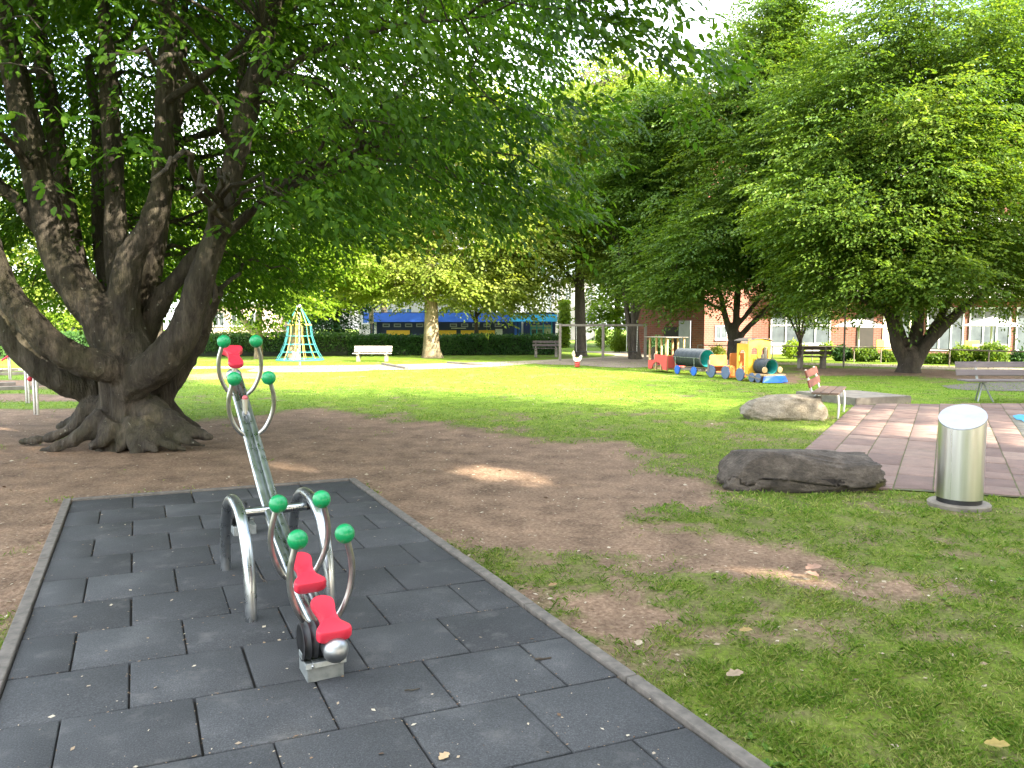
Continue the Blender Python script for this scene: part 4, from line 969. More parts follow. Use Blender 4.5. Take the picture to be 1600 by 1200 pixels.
# ================================================================ big hornbeam on the left
TB = Vector((P(200, 690, 10.35).x, 10.35, 0))
LIMBS = [
    # core
    [(196, 712, 10.3, 100), (196, 690, 10.3, 86), (195, 660, 10.3, 74), (195, 630, 10.3, 70), (195, 600, 10.3, 74), (197, 570, 10.3, 86), (196, 540, 10.3, 78), (194, 510, 10.3, 60), (194, 470, 10.25, 48), (198, 430, 10.2, 44), (206, 400, 10.2, 40), (228, 365, 10.15, 33), (244, 325, 10.1, 31), (254, 265, 10.1, 29), (258, 165, 10.1, 27), (262, 60, 10.1, 26), (264, -80, 10.1, 22), (262, -260, 10.1, 12)],
    # low left limbs
    [(208, 586, 10.25, 56), (172, 574, 9.95, 50), (124, 563, 9.75, 44), (78, 536, 9.55, 45), (38, 492, 9.4, 42), (10, 452, 9.35, 36), (-12, 398, 9.35, 32), (-30, 320, 9.4, 28), (-60, 200, 9.4, 20), (-110, 60, 9.4, 10)],
    [(146, 668, 10.6, 40), (146, 640, 10.6, 32), (140, 612, 10.5, 42), (92, 590, 10.3, 46), (46, 553, 10.2, 44), (12, 515, 10.1, 40), (-30, 470, 10.0, 34), (-90, 420, 9.9, 28), (-180, 330, 9.9, 18), (-260, 250, 9.9, 8)],
    # left upright
    [(185, 545, 10.25, 70), (160, 500, 10.2, 62), (132, 462, 10.2, 58), (108, 425, 10.15, 54), (88, 385, 10.15, 48), (76, 333, 10.1, 46), (60, 275, 10.1, 43), (46, 220, 10.1, 41), (30, 150, 10.1, 37), (12, 60, 10.1, 34), (-5, -20, 10.1, 28), (-40, -200, 10.1, 14)],
    [(70, 370, 10.2, 22), (40, 330, 10.1, 22), (8, 296, 10.1, 20), (-40, 262, 10.1, 14), (-110, 230, 10.0, 7)],
    [(150, 500, 10.9, 40), (128, 440, 10.95, 32), (114, 380, 10.95, 28), (98, 290, 10.95, 27), (84, 190, 10.95, 26), (66, 90, 10.95, 24), (50, -20, 10.95, 18), (30, -160, 10.95, 9)],
    # centre
    [(196, 500, 10.5, 40), (186, 440, 10.5, 34), (182, 380, 10.5, 34), (179, 300, 10.5, 32), (175, 220, 10.5, 27), (170, 120, 10.5, 24), (162, 10, 10.5, 20), (152, -140, 10.5, 10)],
    [(176, 470, 11.2, 34), (160, 400, 11.2, 26), (156, 320, 11.2, 23), (154, 240, 11.2, 21), (150, 180, 11.2, 17), (138, 90, 11.2, 12)],
    [(212, 520, 10.8, 36), (226, 474, 10.85, 30), (240, 410, 10.85, 29), (250, 350, 10.85, 25), (264, 260, 10.85, 20), (280, 150, 10.85, 16), (290, 0, 10.85, 9)],
    # right
    [(212, 545, 10.6, 40), (232, 505, 10.65, 33), (256, 464, 10.65, 31), (284, 426, 10.65, 26), (312, 394, 10.6, 20), (362, 358, 10.5, 16), (402, 322, 10.4, 14), (440, 292, 10.3, 11), (500, 262, 10.1, 9), (580, 236, 9.8, 6)],
    [(200, 605, 10.2, 60), (222, 586, 10.1, 58), (256, 562, 10.0, 54), (283, 526, 9.95, 48), (297, 488, 9.95, 44), (309, 450, 9.95, 44), (320, 415, 9.95, 40), (336, 372, 9.95, 36), (350, 325, 9.95, 34), (362, 275, 9.95, 33), (380, 200, 9.95, 31), (396, 133, 9.95, 29), (416, 60, 9.9, 26), (436, -30, 9.8, 22), (470, -160, 9.7, 12)],
    [(246, 664, 10.6, 38), (246, 636, 10.65, 30), (258, 606, 10.75, 36), (280, 572, 10.85, 36), (304, 530, 10.85, 36), (318, 495, 10.8, 32), (328, 468, 10.75, 28), (336, 452, 10.7, 26)],
    [(356, 300, 10.0, 16), (376, 240, 10.3, 14), (372, 160, 10.6, 12), (384, 60, 10.8, 9)],
    [(390, 160, 9.9, 13), (440, 110, 9.5, 11), (520, 70, 9.0, 9), (620, 40, 8.4, 6), (720, 30, 7.9, 4)],
    [(60, 275, 10.1, 14), (0, 210, 9.4, 11), (-80, 170, 8.8, 7)],
    [(258, 160, 10.1, 12), (330, 110, 9.3, 10), (410, 40, 8.6, 7)],
]
root = thing('hornbeam_tree', TB, 0, 'huge multi-stemmed hornbeam with fluted trunk and spreading roots at left', 'tree', 'trees of the park')
mb = MB(); mb2 = MB(); nodes = []
for sp in LIMBS:
    pts, rad = limb_pts(sp)
    for p_, r_ in zip(pts, rad): nodes.append((p_, r_))
    cut = next((i for i, r_ in enumerate(rad) if r_ < .075), len(rad))
    if cut >= 2: mb.tube(pts[:cut + 1], rad[:cut + 1], 16)
    if cut < len(pts) - 1: mb2.tube(pts[max(cut - 1, 0):], rad[max(cut - 1, 0):], 9, cap=False)
# flutes and buttress roots
for k in range(11):
    a = 2 * math.pi * k / 11 + .3; rr = .265
    mb.tube([TB + Vector((math.cos(a) * (rr + .12), math.sin(a) * (rr + .12), -.1)), TB + Vector((math.cos(a + .1) * rr, math.sin(a + .1) * rr, .35)), TB + Vector((math.cos(a + .22) * rr * .92, math.sin(a + .22) * rr * .92, .8)), TB + Vector((math.cos(a + .3) * rr * .9, math.sin(a + .3) * rr * .9, 1.25))], [.12, .085, .075, .05], 12)
ROOTS = [[(166, 640, 10.4, .24), (140, 640, 10.35, .15), (124, 660, 10.3, .11), (97, 677, 10.25, .075), (62, 687, 10.3, .06), (30, 690, 10.4, .03)],
         [(165, 655, 10.1, .20), (146, 668, 10.0, .15), (120, 685, 9.95, .10), (84, 700, 9.95, .07), (60, 706, 10.0, .03)],
         [(180, 665, 10.0, .17), (160, 688, 9.85, .10), (140, 700, 9.8, .06)],
         [(208, 655, 10.05, .13), (211, 682, 9.92, .11), (213, 700, 9.8, .085), (204, 714, 9.7, .03)], [(218, 665, 10.0, .10), (226, 690, 9.85, .07), (222, 708, 9.75, .03)], [(196, 668, 10.0, .10), (190, 694, 9.85, .07), (184, 708, 9.75, .025)],
         [(222, 660, 10.05, .13), (244, 684, 9.9, .09), (268, 696, 9.82, .055), (292, 703, 9.8, .02)], [(240, 655, 10.15, .12), (264, 676, 10.0, .085), (292, 690, 9.9, .05), (322, 697, 9.88, .02)],
         [(232, 640, 10.3, .22), (254, 652, 10.2, .18), (280, 668, 10.1, .13), (312, 678, 10.05, .08), (334, 684, 10.05, .04)],
         [(240, 630, 10.7, .20), (262, 642, 10.75, .15), (286, 660, 10.8, .10), (312, 670, 10.9, .05)],
         [(286, 670, 10.05, .08), (296, 688, 9.9, .05), (312, 694, 9.85, .02)],
         [(150, 640, 10.9, .18), (120, 658, 11.1, .10), (90, 668, 11.3, .05)], [(226, 676, 9.95, .12), (232, 694, 9.8, .08), (246, 706, 9.7, .03)]]
for rt in ROOTS:
    q = smooth_path([tuple(P(u, v, Y)) + (r_,) for u, v, Y, r_ in rt], 4); mb.tube([Vector((a[0], a[1], max(a[2], -.04))) for a in q], [a[3] for a in q], 12)
tm = solid(mb, .024, 4, .030, 3, 2.6)
tm.polygons.foreach_set('use_smooth', [True] * len(tm.polygons))
# secondary branches
rng = np.random.default_rng(12)
NP = np.array([tuple(a[0]) for a in nodes]); NR = np.array([a[1] for a in nodes])
C = np.array([TB.x + .2, TB.y - .2])
def zbot(x, y):           # underside of the crown
    r = np.hypot(x - C[0], y - C[1]); th = np.arctan2(y - C[1], x - C[0])
    front = np.clip((C[1] - y) / 3.0, -1, 1); right = np.clip((x - C[0]) / 4.0, -1, 1)
    wr = sm(-4.6, -2.6, x); zr = 2.72 + .12 * (y - 9) + .8 * (fbm(np.stack([x * .7, y * .7, x * 0], 1), 62, 3) - .5)
    return wr * zr + (1 - wr) * (2.45 + .85 * np.clip(front * 2.5, 0, 1) - .55 * np.clip(-front, 0, 1) + .9 * np.exp(-(r / 2.4) ** 2) * (front > -.2) + .9 * (fbm(np.stack([x * .55, y * .55, x * 0], 1), 61, 3) - .5) * 2 * .8)
def rmax(x, y): th = np.arctan2(y - C[1], x - C[0]); return 5.4 + .6 * (fbm(np.stack([np.cos(th) * 2.2, np.sin(th) * 2.2, th * 0], 1), 77, 3) - .5) * 2
NB = 260; bx = []; tips = []
while len(tips) < NB:
    a = rng.random() * 6.283; r = 5.9 * math.sqrt(rng.random()); x = C[0] + r * math.cos(a); y = C[1] + r * math.sin(a)
    X_ = np.array([x]); Y_ = np.array([y]); zb = float(zbot(X_, Y_)[0]); rm = float(rmax(X_, Y_)[0])
    if r > rm - .3 or r < 1.0: continue
    z = zb + .25 + 5.5 * rng.random() ** 1.3; tips.append((x, y, z))
TIPS = np.array(tips + [(1.35, 7.0, 4.08), (.95, 7.2, 4.35), (.55, 8.2, 3.75), (.35, 9.0, 3.4), (.65, 7.6, 4.7), (.1, 8.6, 2.95), (.0, 9.4, 3.2), (.9, 7.0, 4.7)])
brp = []
for c in TIPS:
    hd = np.hypot(NP[:, 0] - C[0], NP[:, 1] - C[1]); dd = np.linalg.norm(NP - c, axis=1) + np.where(NP[:, 2] > c[2] + .1, 1.8, 0)
    j = int(np.argmin(dd)); a = NP[j]; L_ = np.linalg.norm(c - a); k = max(4, int(L_ * 3)); pts = []
    for t in np.linspace(0, 1, k + 1): pts.append(Vector(a * (1 - t) + c * t + np.array([0, 0, .13 * L_ * math.sin(math.pi * t)]) + (rng.normal(0, .05, 3) if 0 < t < 1 else 0)))
    r0 = min(NR[j] * .55, .010 + .009 * L_); mb2.tube(pts, [r0 * (1 - .8 * t) + .003 for t in np.linspace(0, 1, k + 1)], 6, cap=False)
    brp.append((a, c, pts))
n1_ = len(tm.vertices)
me = bpy.data.meshes.new('trunk'); Vt = [v.co[:] for v in tm.vertices]; Ft = [tuple(p.vertices) for p in tm.polygons]
me.from_pydata([(p[0] - TB.x, p[1] - TB.y, p[2]) for p in Vt] + [(p[0] - TB.x, p[1] - TB.y, p[2]) for p in mb2.v], [], Ft + [tuple(i + n1_ for i in f) for f in mb2.f]); me.update()
me.polygons.foreach_set('use_smooth', [True] * len(me.polygons)); me.materials.append(M['bark_beech']); bpy.data.meshes.remove(tm)
o = bpy.data.objects.new('trunk', me); col.objects.link(o); o.parent = root
mb = MB(); q = P(336, 455, 10.66); mb.tube([q + Vector((.13 * math.cos(a) * .35 , -.11 * math.sin(a)*.3 - .1, .13 * math.sin(a))) for a in np.linspace(0, 6.283, 17)[:-1]], .035, 8, closed=True)
mb.build('limb_scar', M['bark_beech'], root, smooth=True, org=TB)
# foliage sprays
def cand(n, zspan, zpow):
    a = rng.random(n) * 6.283; r = 7.2 * np.sqrt(rng.random(n)); x = C[0] + r * np.cos(a); y = C[1] + r * np.sin(a)
    zb = zbot(x, y); z = zb + zspan * rng.random(n) ** zpow
    rm = rmax(x, y) * np.sqrt(np.clip(1 - (np.clip(z - 4.5, 0, 99) / 11) ** 2, .1, 1)) + np.clip((z - 3.2) * .28, -.25, .75)
    p = np.stack([x, y, z], 1); lay = vnoise(p * np.array([.9, .9, 2.4]) + 5, 91); ok = (r < rm) & (lay + .25 * rng.random(n) > .40 + .09 * sm(-3.5, -1.5, x) * (z < 4.6))
    ok &= ~((y < C[1] - .3) & (x / y < -.28) & (z < 5.2) & (rng.random(n) < .80))
    ok &= ~((y < C[1] - .3) & (x / y < -.22) & (z < 7) & (rng.random(n) < .5))
    ok &= ~((r < 2.0) & (z < 3.6) & (y < C[1] + .6))
    return p[ok], r[ok], rm[ok]
p1, r1, m1 = cand(22000, 6.0, 1.1)
TF = TIPS[~((TIPS[:, 1] < C[1] - .3) & (TIPS[:, 0] / TIPS[:, 1] < -.3) & (TIPS[:, 2] < 4.6))]; bt = np.repeat(TF, 9, 0) + rng.normal(0, 1, (len(TF) * 9, 3)) * np.array([.38, .38, .16])
ext = np.repeat(TIPS[-8:], 22, 0) + rng.normal(0, 1, (176, 3)) * np.array([.30, .30, .12])
p1 = np.concatenate([p1, bt, ext]); S = len(p1)
outw = p1 - np.array([C[0], C[1], 0]); outw[:, 2] = 0; outw = unit(outw)
ax = outw * .8 + rng.normal(0, .42, (S, 3)); ax[:, 2] = ax[:, 2] * .5 - .22
near_ = np.linalg.norm(p1 - np.array([0, 0, CAMH]), axis=1) < 9.3
tint = .48 + .8 * (fbm(p1 * .6, 15, 3) - .5) + rng.normal(0, .07, S)
sl_ = .48 * (.7 + .6 * rng.random(S))
M_ = 15
A1 = sprays(rng, p1[near_], ax[near_], sl_[near_], M_, .088, .050, tint[near_], .30, .22, .45)
A2 = sprays(rng, p1[~near_], ax[~near_], sl_[~near_], M_, .092, .054, tint[~near_], .30, .25, .40)
pt, rt_, mt_ = cand(9500, 11.0, .8); k = pt[:, 2] > 6.6; pt = pt[k]; S3 = len(pt)
o3 = pt - np.array([C[0], C[1], 0]); o3[:, 2] = 0; a3 = unit(o3) + rng.normal(0, .4, (S3, 3)); a3[:, 2] = a3[:, 2] * .5 - .1
A3 = sprays(rng, pt, a3, .75 + 0 * rng.random(S3), 12, .17, .11, .5 + rng.normal(0, .1, S3), .25, .35, .3)
for A, six, nm in ((no_gap(A1), True, 'crown'), (no_gap(A2), False, 'crown'), (no_gap(A3), False, 'crown')):
    leaf_mesh(nm, *A, M['beech'], root, tuple(TB), six=six, fold=.12, tipdrop=.16)
# the three crown meshes are one crown
cr = [x for x in root.children if x.name.startswith('crown')]
def join_leaves(objs, name, mat, parent):
    Vs = []; Ls = []; Ss = []; Ts = []; vb = lb = 0
    for ob in objs:
        m_ = ob.data; n = len(m_.vertices); a = np.zeros(n * 3, np.float32); m_.vertices.foreach_get('co', a); l = np.zeros(len(m_.loops), np.int32); m_.loops.foreach_get('vertex_index', l)
        s = np.zeros(len(m_.polygons), np.int32); m_.polygons.foreach_get('loop_start', s); t = np.zeros(n, np.float32); m_.attributes['tint'].data.foreach_get('value', t)
        Vs.append(a.reshape(-1, 3)); Ls.append(l + vb); Ss.append(s + lb); Ts.append(t); vb += n; lb += len(l)
    for ob in objs: m_ = ob.data; bpy.data.objects.remove(ob); bpy.data.meshes.remove(m_)
    return raw_mesh(name, np.concatenate(Vs), np.concatenate(Ls), np.concatenate(Ss), np.concatenate(Ts), mat, parent)
cr_o = join_leaves(cr, 'crown', M['beech'], root); cr_o.name = 'crown'

# ================================================================ other trees of the park
PT = 'trees of the park'
def Eg(u, v, Y, ru, rv, dy, wt=1.0): return E(u, v, Y, ru, rv, dy, wt)
YR = G(1420, 582).y
tree('hornbeam_tree', 'wide spreading hornbeam at right with a long low sunlit limb reaching right', 'tree', PT, 41, G(1420, 582),
     [[(1418, 592, YR, 50), (1419, 578, YR, 35), (1421, 562, YR, 28), (1424, 545, YR + .2, 23.8)],
      [(1415, 572, YR, 16.8), (1408, 555, YR, 18.2), (1400, 535, YR, 18.2), (1396, 515, YR, 15.4), (1388, 490, YR, 12.6), (1374, 450, YR, 9.8), (1352, 390, YR, 7), (1330, 330, YR, 4.2)],
      [(1424, 560, YR + .3, 23.8), (1430, 535, YR + .4, 21), (1434, 500, YR + .4, 16.8), (1438, 440, YR + .4, 13.3), (1444, 360, YR + .4, 10.5), (1450, 260, YR + .4, 7.7), (1456, 140, YR + .4, 4.9), (1460, 0, YR + .4, 2.8)],
      [(1430, 570, YR, 18.2), (1446, 540, YR, 18.2), (1468, 515, YR, 16.8), (1498, 488, YR, 13.3), (1528, 462, YR, 11.2), (1556, 438, YR, 9.1), (1590, 412, YR, 6.3), (1640, 370, YR, 3.5)],
      [(1434, 550, YR + .5, 15.4), (1458, 515, YR + .6, 14), (1482, 470, YR + .6, 9.8), (1500, 410, YR + .6, 7.7), (1520, 330, YR + .6, 4.9)],
      [(1418, 548, YR + .4, 12.6), (1406, 510, YR + .5, 11.2), (1396, 450, YR + .5, 9.1), (1388, 380, YR + .5, 7), (1380, 280, YR + .5, 4.9)],
      [(1440, 480, YR + .2, 8.4), (1466, 400, YR - .4, 7), (1490, 300, YR - .8, 4.9), (1504, 200, YR - 1, 2.8)],
      [(1390, 495, YR, 7), (1350, 470, YR - .5, 5.6), (1310, 440, YR - .8, 4.2), (1270, 420, YR - 1, 2.8)]],
     [Eg(1420, 150, YR, 170, 190, 3.8, 1.2), Eg(1540, 200, YR, 130, 200, 3.6), Eg(1360, 330, YR - .5, 120, 110, 3.4), Eg(1470, 370, YR - .8, 110, 80, 3.0), Eg(1560, 400, YR + .5, 80, 65, 2.6), Eg(1310, 410, YR, 70, 50, 2.2), Eg(1400, 455, YR + .3, 80, 34, 2.4, .7), Eg(1290, 220, YR, 80, 130, 2.6), Eg(1390, 440, YR - 1, 130, 40, 2.4, .9), Eg(1270, 330, YR - 1, 70, 80, 2.2), Eg(1640, 300, YR, 60, 150, 2.6), Eg(1590, 450, YR + 1, 60, 40, 2.0, .9), Eg(1300, 455, YR + 1, 60, 28, 1.8, .8)],
     335, 40, 17, (.135, .080), .8, M['tree_green'], M['bark_dark'], 1.05, .58, 130, .52, blend=.045)
YM = 32.0
tree('hornbeam_tree', 'hornbeam with forked dark trunk behind the play train, before the brick wall', 'tree', PT, 42, Vector((P(1146, 560, YM).x, YM, 0)),
     [[(1146, 572, YM, 26), (1146, 555, YM, 20), (1146, 535, YM, 19)],
      [(1145, 540, YM, 11), (1137, 508, YM, 11), (1130, 480, YM, 9), (1120, 440, YM, 7), (1104, 380, YM, 4)],
      [(1146, 540, YM, 12), (1150, 500, YM, 11), (1153, 450, YM, 9), (1158, 380, YM, 7), (1170, 280, YM, 5), (1180, 160, YM, 3)],
      [(1148, 540, YM, 11), (1164, 517, YM, 10), (1186, 495, YM, 9), (1212, 468, YM, 7), (1246, 430, YM, 4)],
      [(1152, 510, YM, 7), (1172, 484, YM, 7), (1196, 452, YM, 5), (1220, 400, YM, 3)],
      [(1130, 485, YM, 6), (1090, 465, YM - .5, 5), (1050, 445, YM - 1, 3)]],
     [Eg(1210, 130, YM, 95, 130, 3.4), Eg(1150, 230, YM, 85, 110, 3.2), Eg(1200, 320, YM - .5, 115, 100, 3.4, 1.1), Eg(1090, 390, YM - .6, 80, 62, 2.8), Eg(1170, 420, YM, 90, 34, 2.6, .8), Eg(1060, 440, YM - 1, 55, 34, 2.4), Eg(1240, 420, YM, 60, 45, 2.4), Eg(1230, 30, YM, 50, 60, 2.4, .8)],
     280, 36, 16, (.145, .086), .85, M['tree_green'], M['bark_dark'], 1.05, .58, 110, .48, blend=.05)
YC = 36.5
tree('hornbeam_tree', 'dark dense hornbeam rising directly behind the right-hand swing post', 'tree', PT, 43, Vector((P(993, 556, YC).x, YC, 0)),
     [[(993, 564, YC, 26), (993, 552, YC, 17), (991, 530, YC, 15), (990, 505, YC, 15)],
      [(986, 560, YC, 9), (984, 530, YC, 9), (980, 490, YC, 8), (974, 440, YC, 6), (966, 380, YC, 4)],
      [(990, 510, YC, 10), (990, 460, YC, 9), (994, 390, YC, 7), (1000, 290, YC, 5), (1010, 180, YC, 3)],
      [(992, 500, YC, 9), (1004, 460, YC, 8), (1022, 410, YC, 5), (1050, 350, YC, 3)]],
     [Eg(1010, 210, YC, 75, 90, 3.0), Eg(1060, 190, YC + 1, 55, 65, 2.6), Eg(1000, 320, YC, 90, 80, 3.2, 1.2), Eg(1060, 380, YC - 1, 80, 62, 3.0), Eg(985, 420, YC, 55, 40, 2.4), Eg(1040, 440, YC - 1, 55, 32, 2.4, .8), Eg(1040, 275, YC, 80, 60, 2.8)],
     330, 16, 15, (.165, .098), .95, M['tree_green'], M['bark_dark'], .95, .36, 90, .36)
YD = 40.0
tree('plane_tree', 'tall straight-trunked plane tree behind the left swing bay', 'tree', PT, 44, Vector((P(907, 555, YD).x, YD, 0)),
     [[(907, 560, YD, 28), (907, 550, YD, 20), (907, 520, YD, 17), (906, 470, YD, 16), (905, 420, YD, 13), (902, 330, YD, 10), (905, 220, YD, 6), (910, 120, YD, 3)],
      [(906, 440, YD, 8), (930, 400, YD, 6), (950, 350, YD, 4)], [(905, 450, YD, 7), (880, 420, YD, 5), (850, 390, YD, 3)]],
     [Eg(905, 200, YD, 70, 90, 3.2), Eg(945, 150, YD + 2, 55, 60, 2.6), Eg(890, 330, YD, 75, 80, 3.2), Eg(940, 400, YD, 60, 45, 2.6), Eg(860, 420, YD, 50, 36, 2.6), Eg(985, 150, YD + 2, 45, 50, 2.6), Eg(1045, 165, YD + 3, 45, 45, 2.4)],
     220, 15, 14, (.18, .12), .95, M['plane'], M['bark_dark'], 1.0, .42, 80, .30)
YP = 38.0
tree('plane_tree', 'plane tree with thick mottled sunlit trunk in front of the hedge and blue pavilion', 'tree', PT, 45, Vector((P(675, 557, YP).x, YP, 0)),
     [[(676, 566, YP, 42), (675, 556, YP, 33), (674, 540, YP, 26), (674, 515, YP, 23), (674, 490, YP, 21), (673, 460, YP, 20), (672, 420, YP, 17), (674, 350, YP, 13), (680, 260, YP, 9), (690, 150, YP, 5)],
      [(673, 450, YP, 9), (640, 415, YP, 7), (600, 390, YP, 4)], [(673, 440, YP, 9), (715, 405, YP, 7), (770, 380, YP, 4)]],
     [Eg(690, 420, YP - 1, 90, 44, 3.2, 1.1), Eg(790, 420, YP, 75, 48, 3.0, 1.2), Eg(600, 425, YP, 70, 50, 3.0, 1.2), Eg(720, 330, YP, 120, 80, 3.6), Eg(610, 320, YP, 90, 80, 3.4), Eg(810, 340, YP, 70, 70, 3.0), Eg(720, 200, YP, 120, 90, 3.6), Eg(575, 450, YP + .5, 45, 36, 2.2), Eg(640, 455, YP, 40, 24, 2.0), Eg(800, 465, YP + 1, 55, 24, 2.2)],
     300, 15, 14, (.19, .135), .95, M['plane'], M['bark_plane'], 1.0, .5, 80, .62)
YN = 36.0
tree('plane_tree', 'plane tree with pale mottled trunk right behind the rope climbing net', 'tree', PT, 46, Vector((P(459, 560, YN).x, YN, 0)),
     [[(459, 570, YN, 30), (459, 556, YN, 21), (459, 520, YN, 18), (458, 480, YN, 16), (457, 440, YN, 14), (455, 380, YN, 11), (460, 280, YN, 7)],
      [(457, 460, YN, 8), (430, 430, YN, 6), (395, 405, YN, 4)], [(457, 455, YN, 8), (500, 425, YN, 6), (550, 400, YN, 4)]],
     [Eg(470, 415, YN - .5, 80, 44, 2.8, 1.1), Eg(540, 390, YN, 75, 56, 3.0), Eg(400, 410, YN, 60, 46, 2.6), Eg(470, 320, YN, 110, 80, 3.4), Eg(470, 465, YN - 1, 40, 24, 1.8, 1.2), Eg(500, 200, YN, 120, 80, 3.4)],
     190, 15, 14, (.18, .125), .95, M['lime'], M['bark_plane'], .95, .42, 60, .40)
YS = 37.0
tree('small_tree', 'small leaning tree with a low left limb left of the climbing net', 'tree', PT, 47, Vector((P(404, 558, YS).x, YS, 0)),
     [[(404, 566, YS, 16), (404, 545, YS, 13), (404, 512, YS, 11), (406, 480, YS, 9), (408, 440, YS, 7), (410, 390, YS, 4)], [(402, 525, YS, 11), (384, 505, YS, 10), (370, 484, YS, 8), (362, 464, YS, 6), (350, 430, YS, 3)]],
     [Eg(385, 435, YS, 70, 32, 2.6), Eg(370, 390, YS, 80, 45, 2.8), Eg(430, 440, YS, 40, 26, 2.0), Eg(408, 503, YS - .6, 17, 7, .7, 3), Eg(320, 440, YS, 50, 30, 2.2)],
     95, 15, 14, (.16, .11), .85, M['lime'], M['bark_plane'], .8, .36, 40, .35)
YQ = 47.0
tree('young_tree', 'slim dark young tree forking in front of the blue pavilion', 'tree', PT, 48, Vector((P(744, 540, YQ).x, YQ, 0)),
     [[(744, 545, YQ, 8), (744, 515, YQ, 6), (744, 492, YQ, 5), (742, 470, YQ, 4), (738, 430, YQ, 2)], [(744, 505, YQ, 4), (734, 485, YQ, 4), (724, 468, YQ, 3), (714, 440, YQ, 2)], [(744, 496, YQ, 4), (756, 478, YQ, 3), (766, 450, YQ, 2)]],
     [Eg(760, 440, YQ, 62, 36, 2.6), Eg(715, 445, YQ, 50, 34, 2.4), Eg(800, 450, YQ, 44, 30, 2.2)],
     70, 14, 13, (.20, .14), .9, M['plane'], M['bark_dark'], .9, .45, 30, .55)
YV = 33.0
tree('young_tree', 'feathery vase-shaped young tree behind the dark bench and the locomotive', 'tree', PT, 49, Vector((P(1250, 562, YV).x, YV, 0)),
     [[(1249, 566, YV, 7), (1250, 545, YV, 6), (1251, 530, YV, 5)]] + [[(1250, 535, YV, 4), (1250 + dx * .35, 512, YV, 3), (1250 + dx * .7, 490, YV, 2.5), (1250 + dx, 455, YV, 1.5), (1250 + dx * 1.1, 430, YV, 1)] for dx in (-26, -12, -2, 10, 24)],
     [Eg(1250, 460, YV, 52, 40, 1.7), Eg(1220, 490, YV, 30, 16, 1.2, .8), Eg(1285, 492, YV, 28, 18, 1.2, .8)],
     55, 9, 11, (.12, .075), .8, M['tree_green'], M['bark_dark'], .7, .22, 40, .6)
# trees and shrubs farther away
def far_tree(px, Y, label, ells, n, mat, seed, tb=.5, leaf=(.30, .21), trunkw=10, name='distant_tree', per=12, cr_=1.5):
    b = Vector((P(px, 540, Y).x, Y, 0)); top = ells[0][0]
    return tree(name, label, 'tree', 'trees behind the park', seed, b, [[(px, HORIZON + CAMH * FPX / Y + 4, Y, trunkw * 1.3), (px, 510, Y, trunkw), (px, 470, Y, trunkw * .9), (px, 400, Y, trunkw * .6), (px, 330, Y, trunkw * .3)]], ells, n, per, 13, leaf, 1.3, mat, M['bark_dark'], cr_, .5, 26, tb)
far_tree(60, 52, 'distant bright tree glimpsed left of the huge trunk', [E(60, 380, 52, 130, 90, 5), E(150, 300, 52, 130, 100, 5), E(30, 460, 50, 60, 30, 3)], 130, M['plane'], 60, .5)
far_tree(250, 56, 'distant tree glimpsed between the stems of the huge hornbeam', [E(260, 330, 56, 130, 110, 5), E(330, 400, 55, 80, 60, 4)], 130, M['tree_green'], 61, .6)
far_tree(525, 47, 'dark yew-like tree behind the hedge between net and white bench', [E(525, 470, 47, 42, 52, 2.6), E(540, 420, 47, 60, 50, 3), E(500, 490, 46, 30, 34, 2)], 120, M['tree_dark'], 62, .35, (.20, .12), 9, 'yew_tree', 12, .9)
far_tree(600, 62, 'distant tree rising behind the blue pavilion at left', [E(590, 300, 62, 130, 140, 6), E(560, 420, 60, 60, 40, 4)], 140, M['tree_green'], 63, .6)
far_tree(800, 66, 'distant tree rising behind the blue pavilion at right', [E(800, 290, 66, 130, 140, 6), E(870, 260, 64, 80, 120, 5)], 150, M['tree_green'], 64, .65)
far_tree(965, 58, 'sunlit light green tree beyond the curving path', [E(960, 470, 58, 40, 48, 3), E(1000, 420, 60, 50, 60, 3.5), E(945, 380, 60, 60, 70, 4)], 110, M['lime'], 65, .45)
far_tree(1090, 62, 'distant yellow-green treetop above the dark hornbeam', [E(1060, 210, 62, 70, 75, 5), E(1000, 180, 62, 60, 70, 5), E(960, 240, 62, 70, 80, 5)], 130, M['plane'], 66, .75)
far_tree(1560, 60, 'distant treetop filling the upper right corner', [E(1540, 120, 60, 150, 160, 5), E(1400, 90, 60, 120, 120, 5), E(1680, 200, 60, 120, 180, 5)], 150, M['tree_green'], 67, .7)
# unseen trees added behind and beside the camera to shade ground and plaza
def shade_tree(x, y, h, r, seed, label, n=150):
    b = Vector((x, y, 0)); root = None
    def T(px, py, pz): return Vector((px, py, pz))
    rng = np.random.default_rng(seed); root = thing('hornbeam_tree', b, 0, label, 'tree', PT)
    mb = MB(); mb.tube([T(x, y, -.1), T(x + .05, y, 1.5), T(x, y + .1, 3.5), T(x, y, h * .6), T(x, y, h * .9)], [.5, .38, .34, .22, .06], 14)
    for k in range(9):
        a = k * 2.4; zz = 2.4 + .55 * k; q = T(x + r * .75 * math.cos(a), y + r * .75 * math.sin(a), zz + 2.4); p0 = T(x, y, zz); mb.tube([p0, p0.lerp(q, .5) + Vector((0, 0, .4)), q], [.16, .10, .03], 8)
    mb.build('trunk', M['bark_dark'], root, smooth=True, org=b)
    CC = unit(rng.normal(0, 1, (n, 3))) * rng.random((n, 1)) ** .45 * np.array([r, r, (h - 2.2) / 2]) + np.array([x, y, 2.2 + (h - 2.2) / 2])
    S = n * 16; off = rng.normal(0, 1, (S, 3)) * np.array([.8, .8, .3]); pos = np.repeat(CC, 16, 0) + off; ax = unit(off) + unit(pos - np.array([x, y, h / 2])) * .6; ax[:, 2] -= .15
    A = sprays(rng, pos, ax, .9 + .4 * rng.random(S), 12, .17, .11, .5 + rng.normal(0, .12, S), .25, .32); A = no_gap(A); leaf_mesh('crown', *A, M['tree_green'], root, tuple(b))
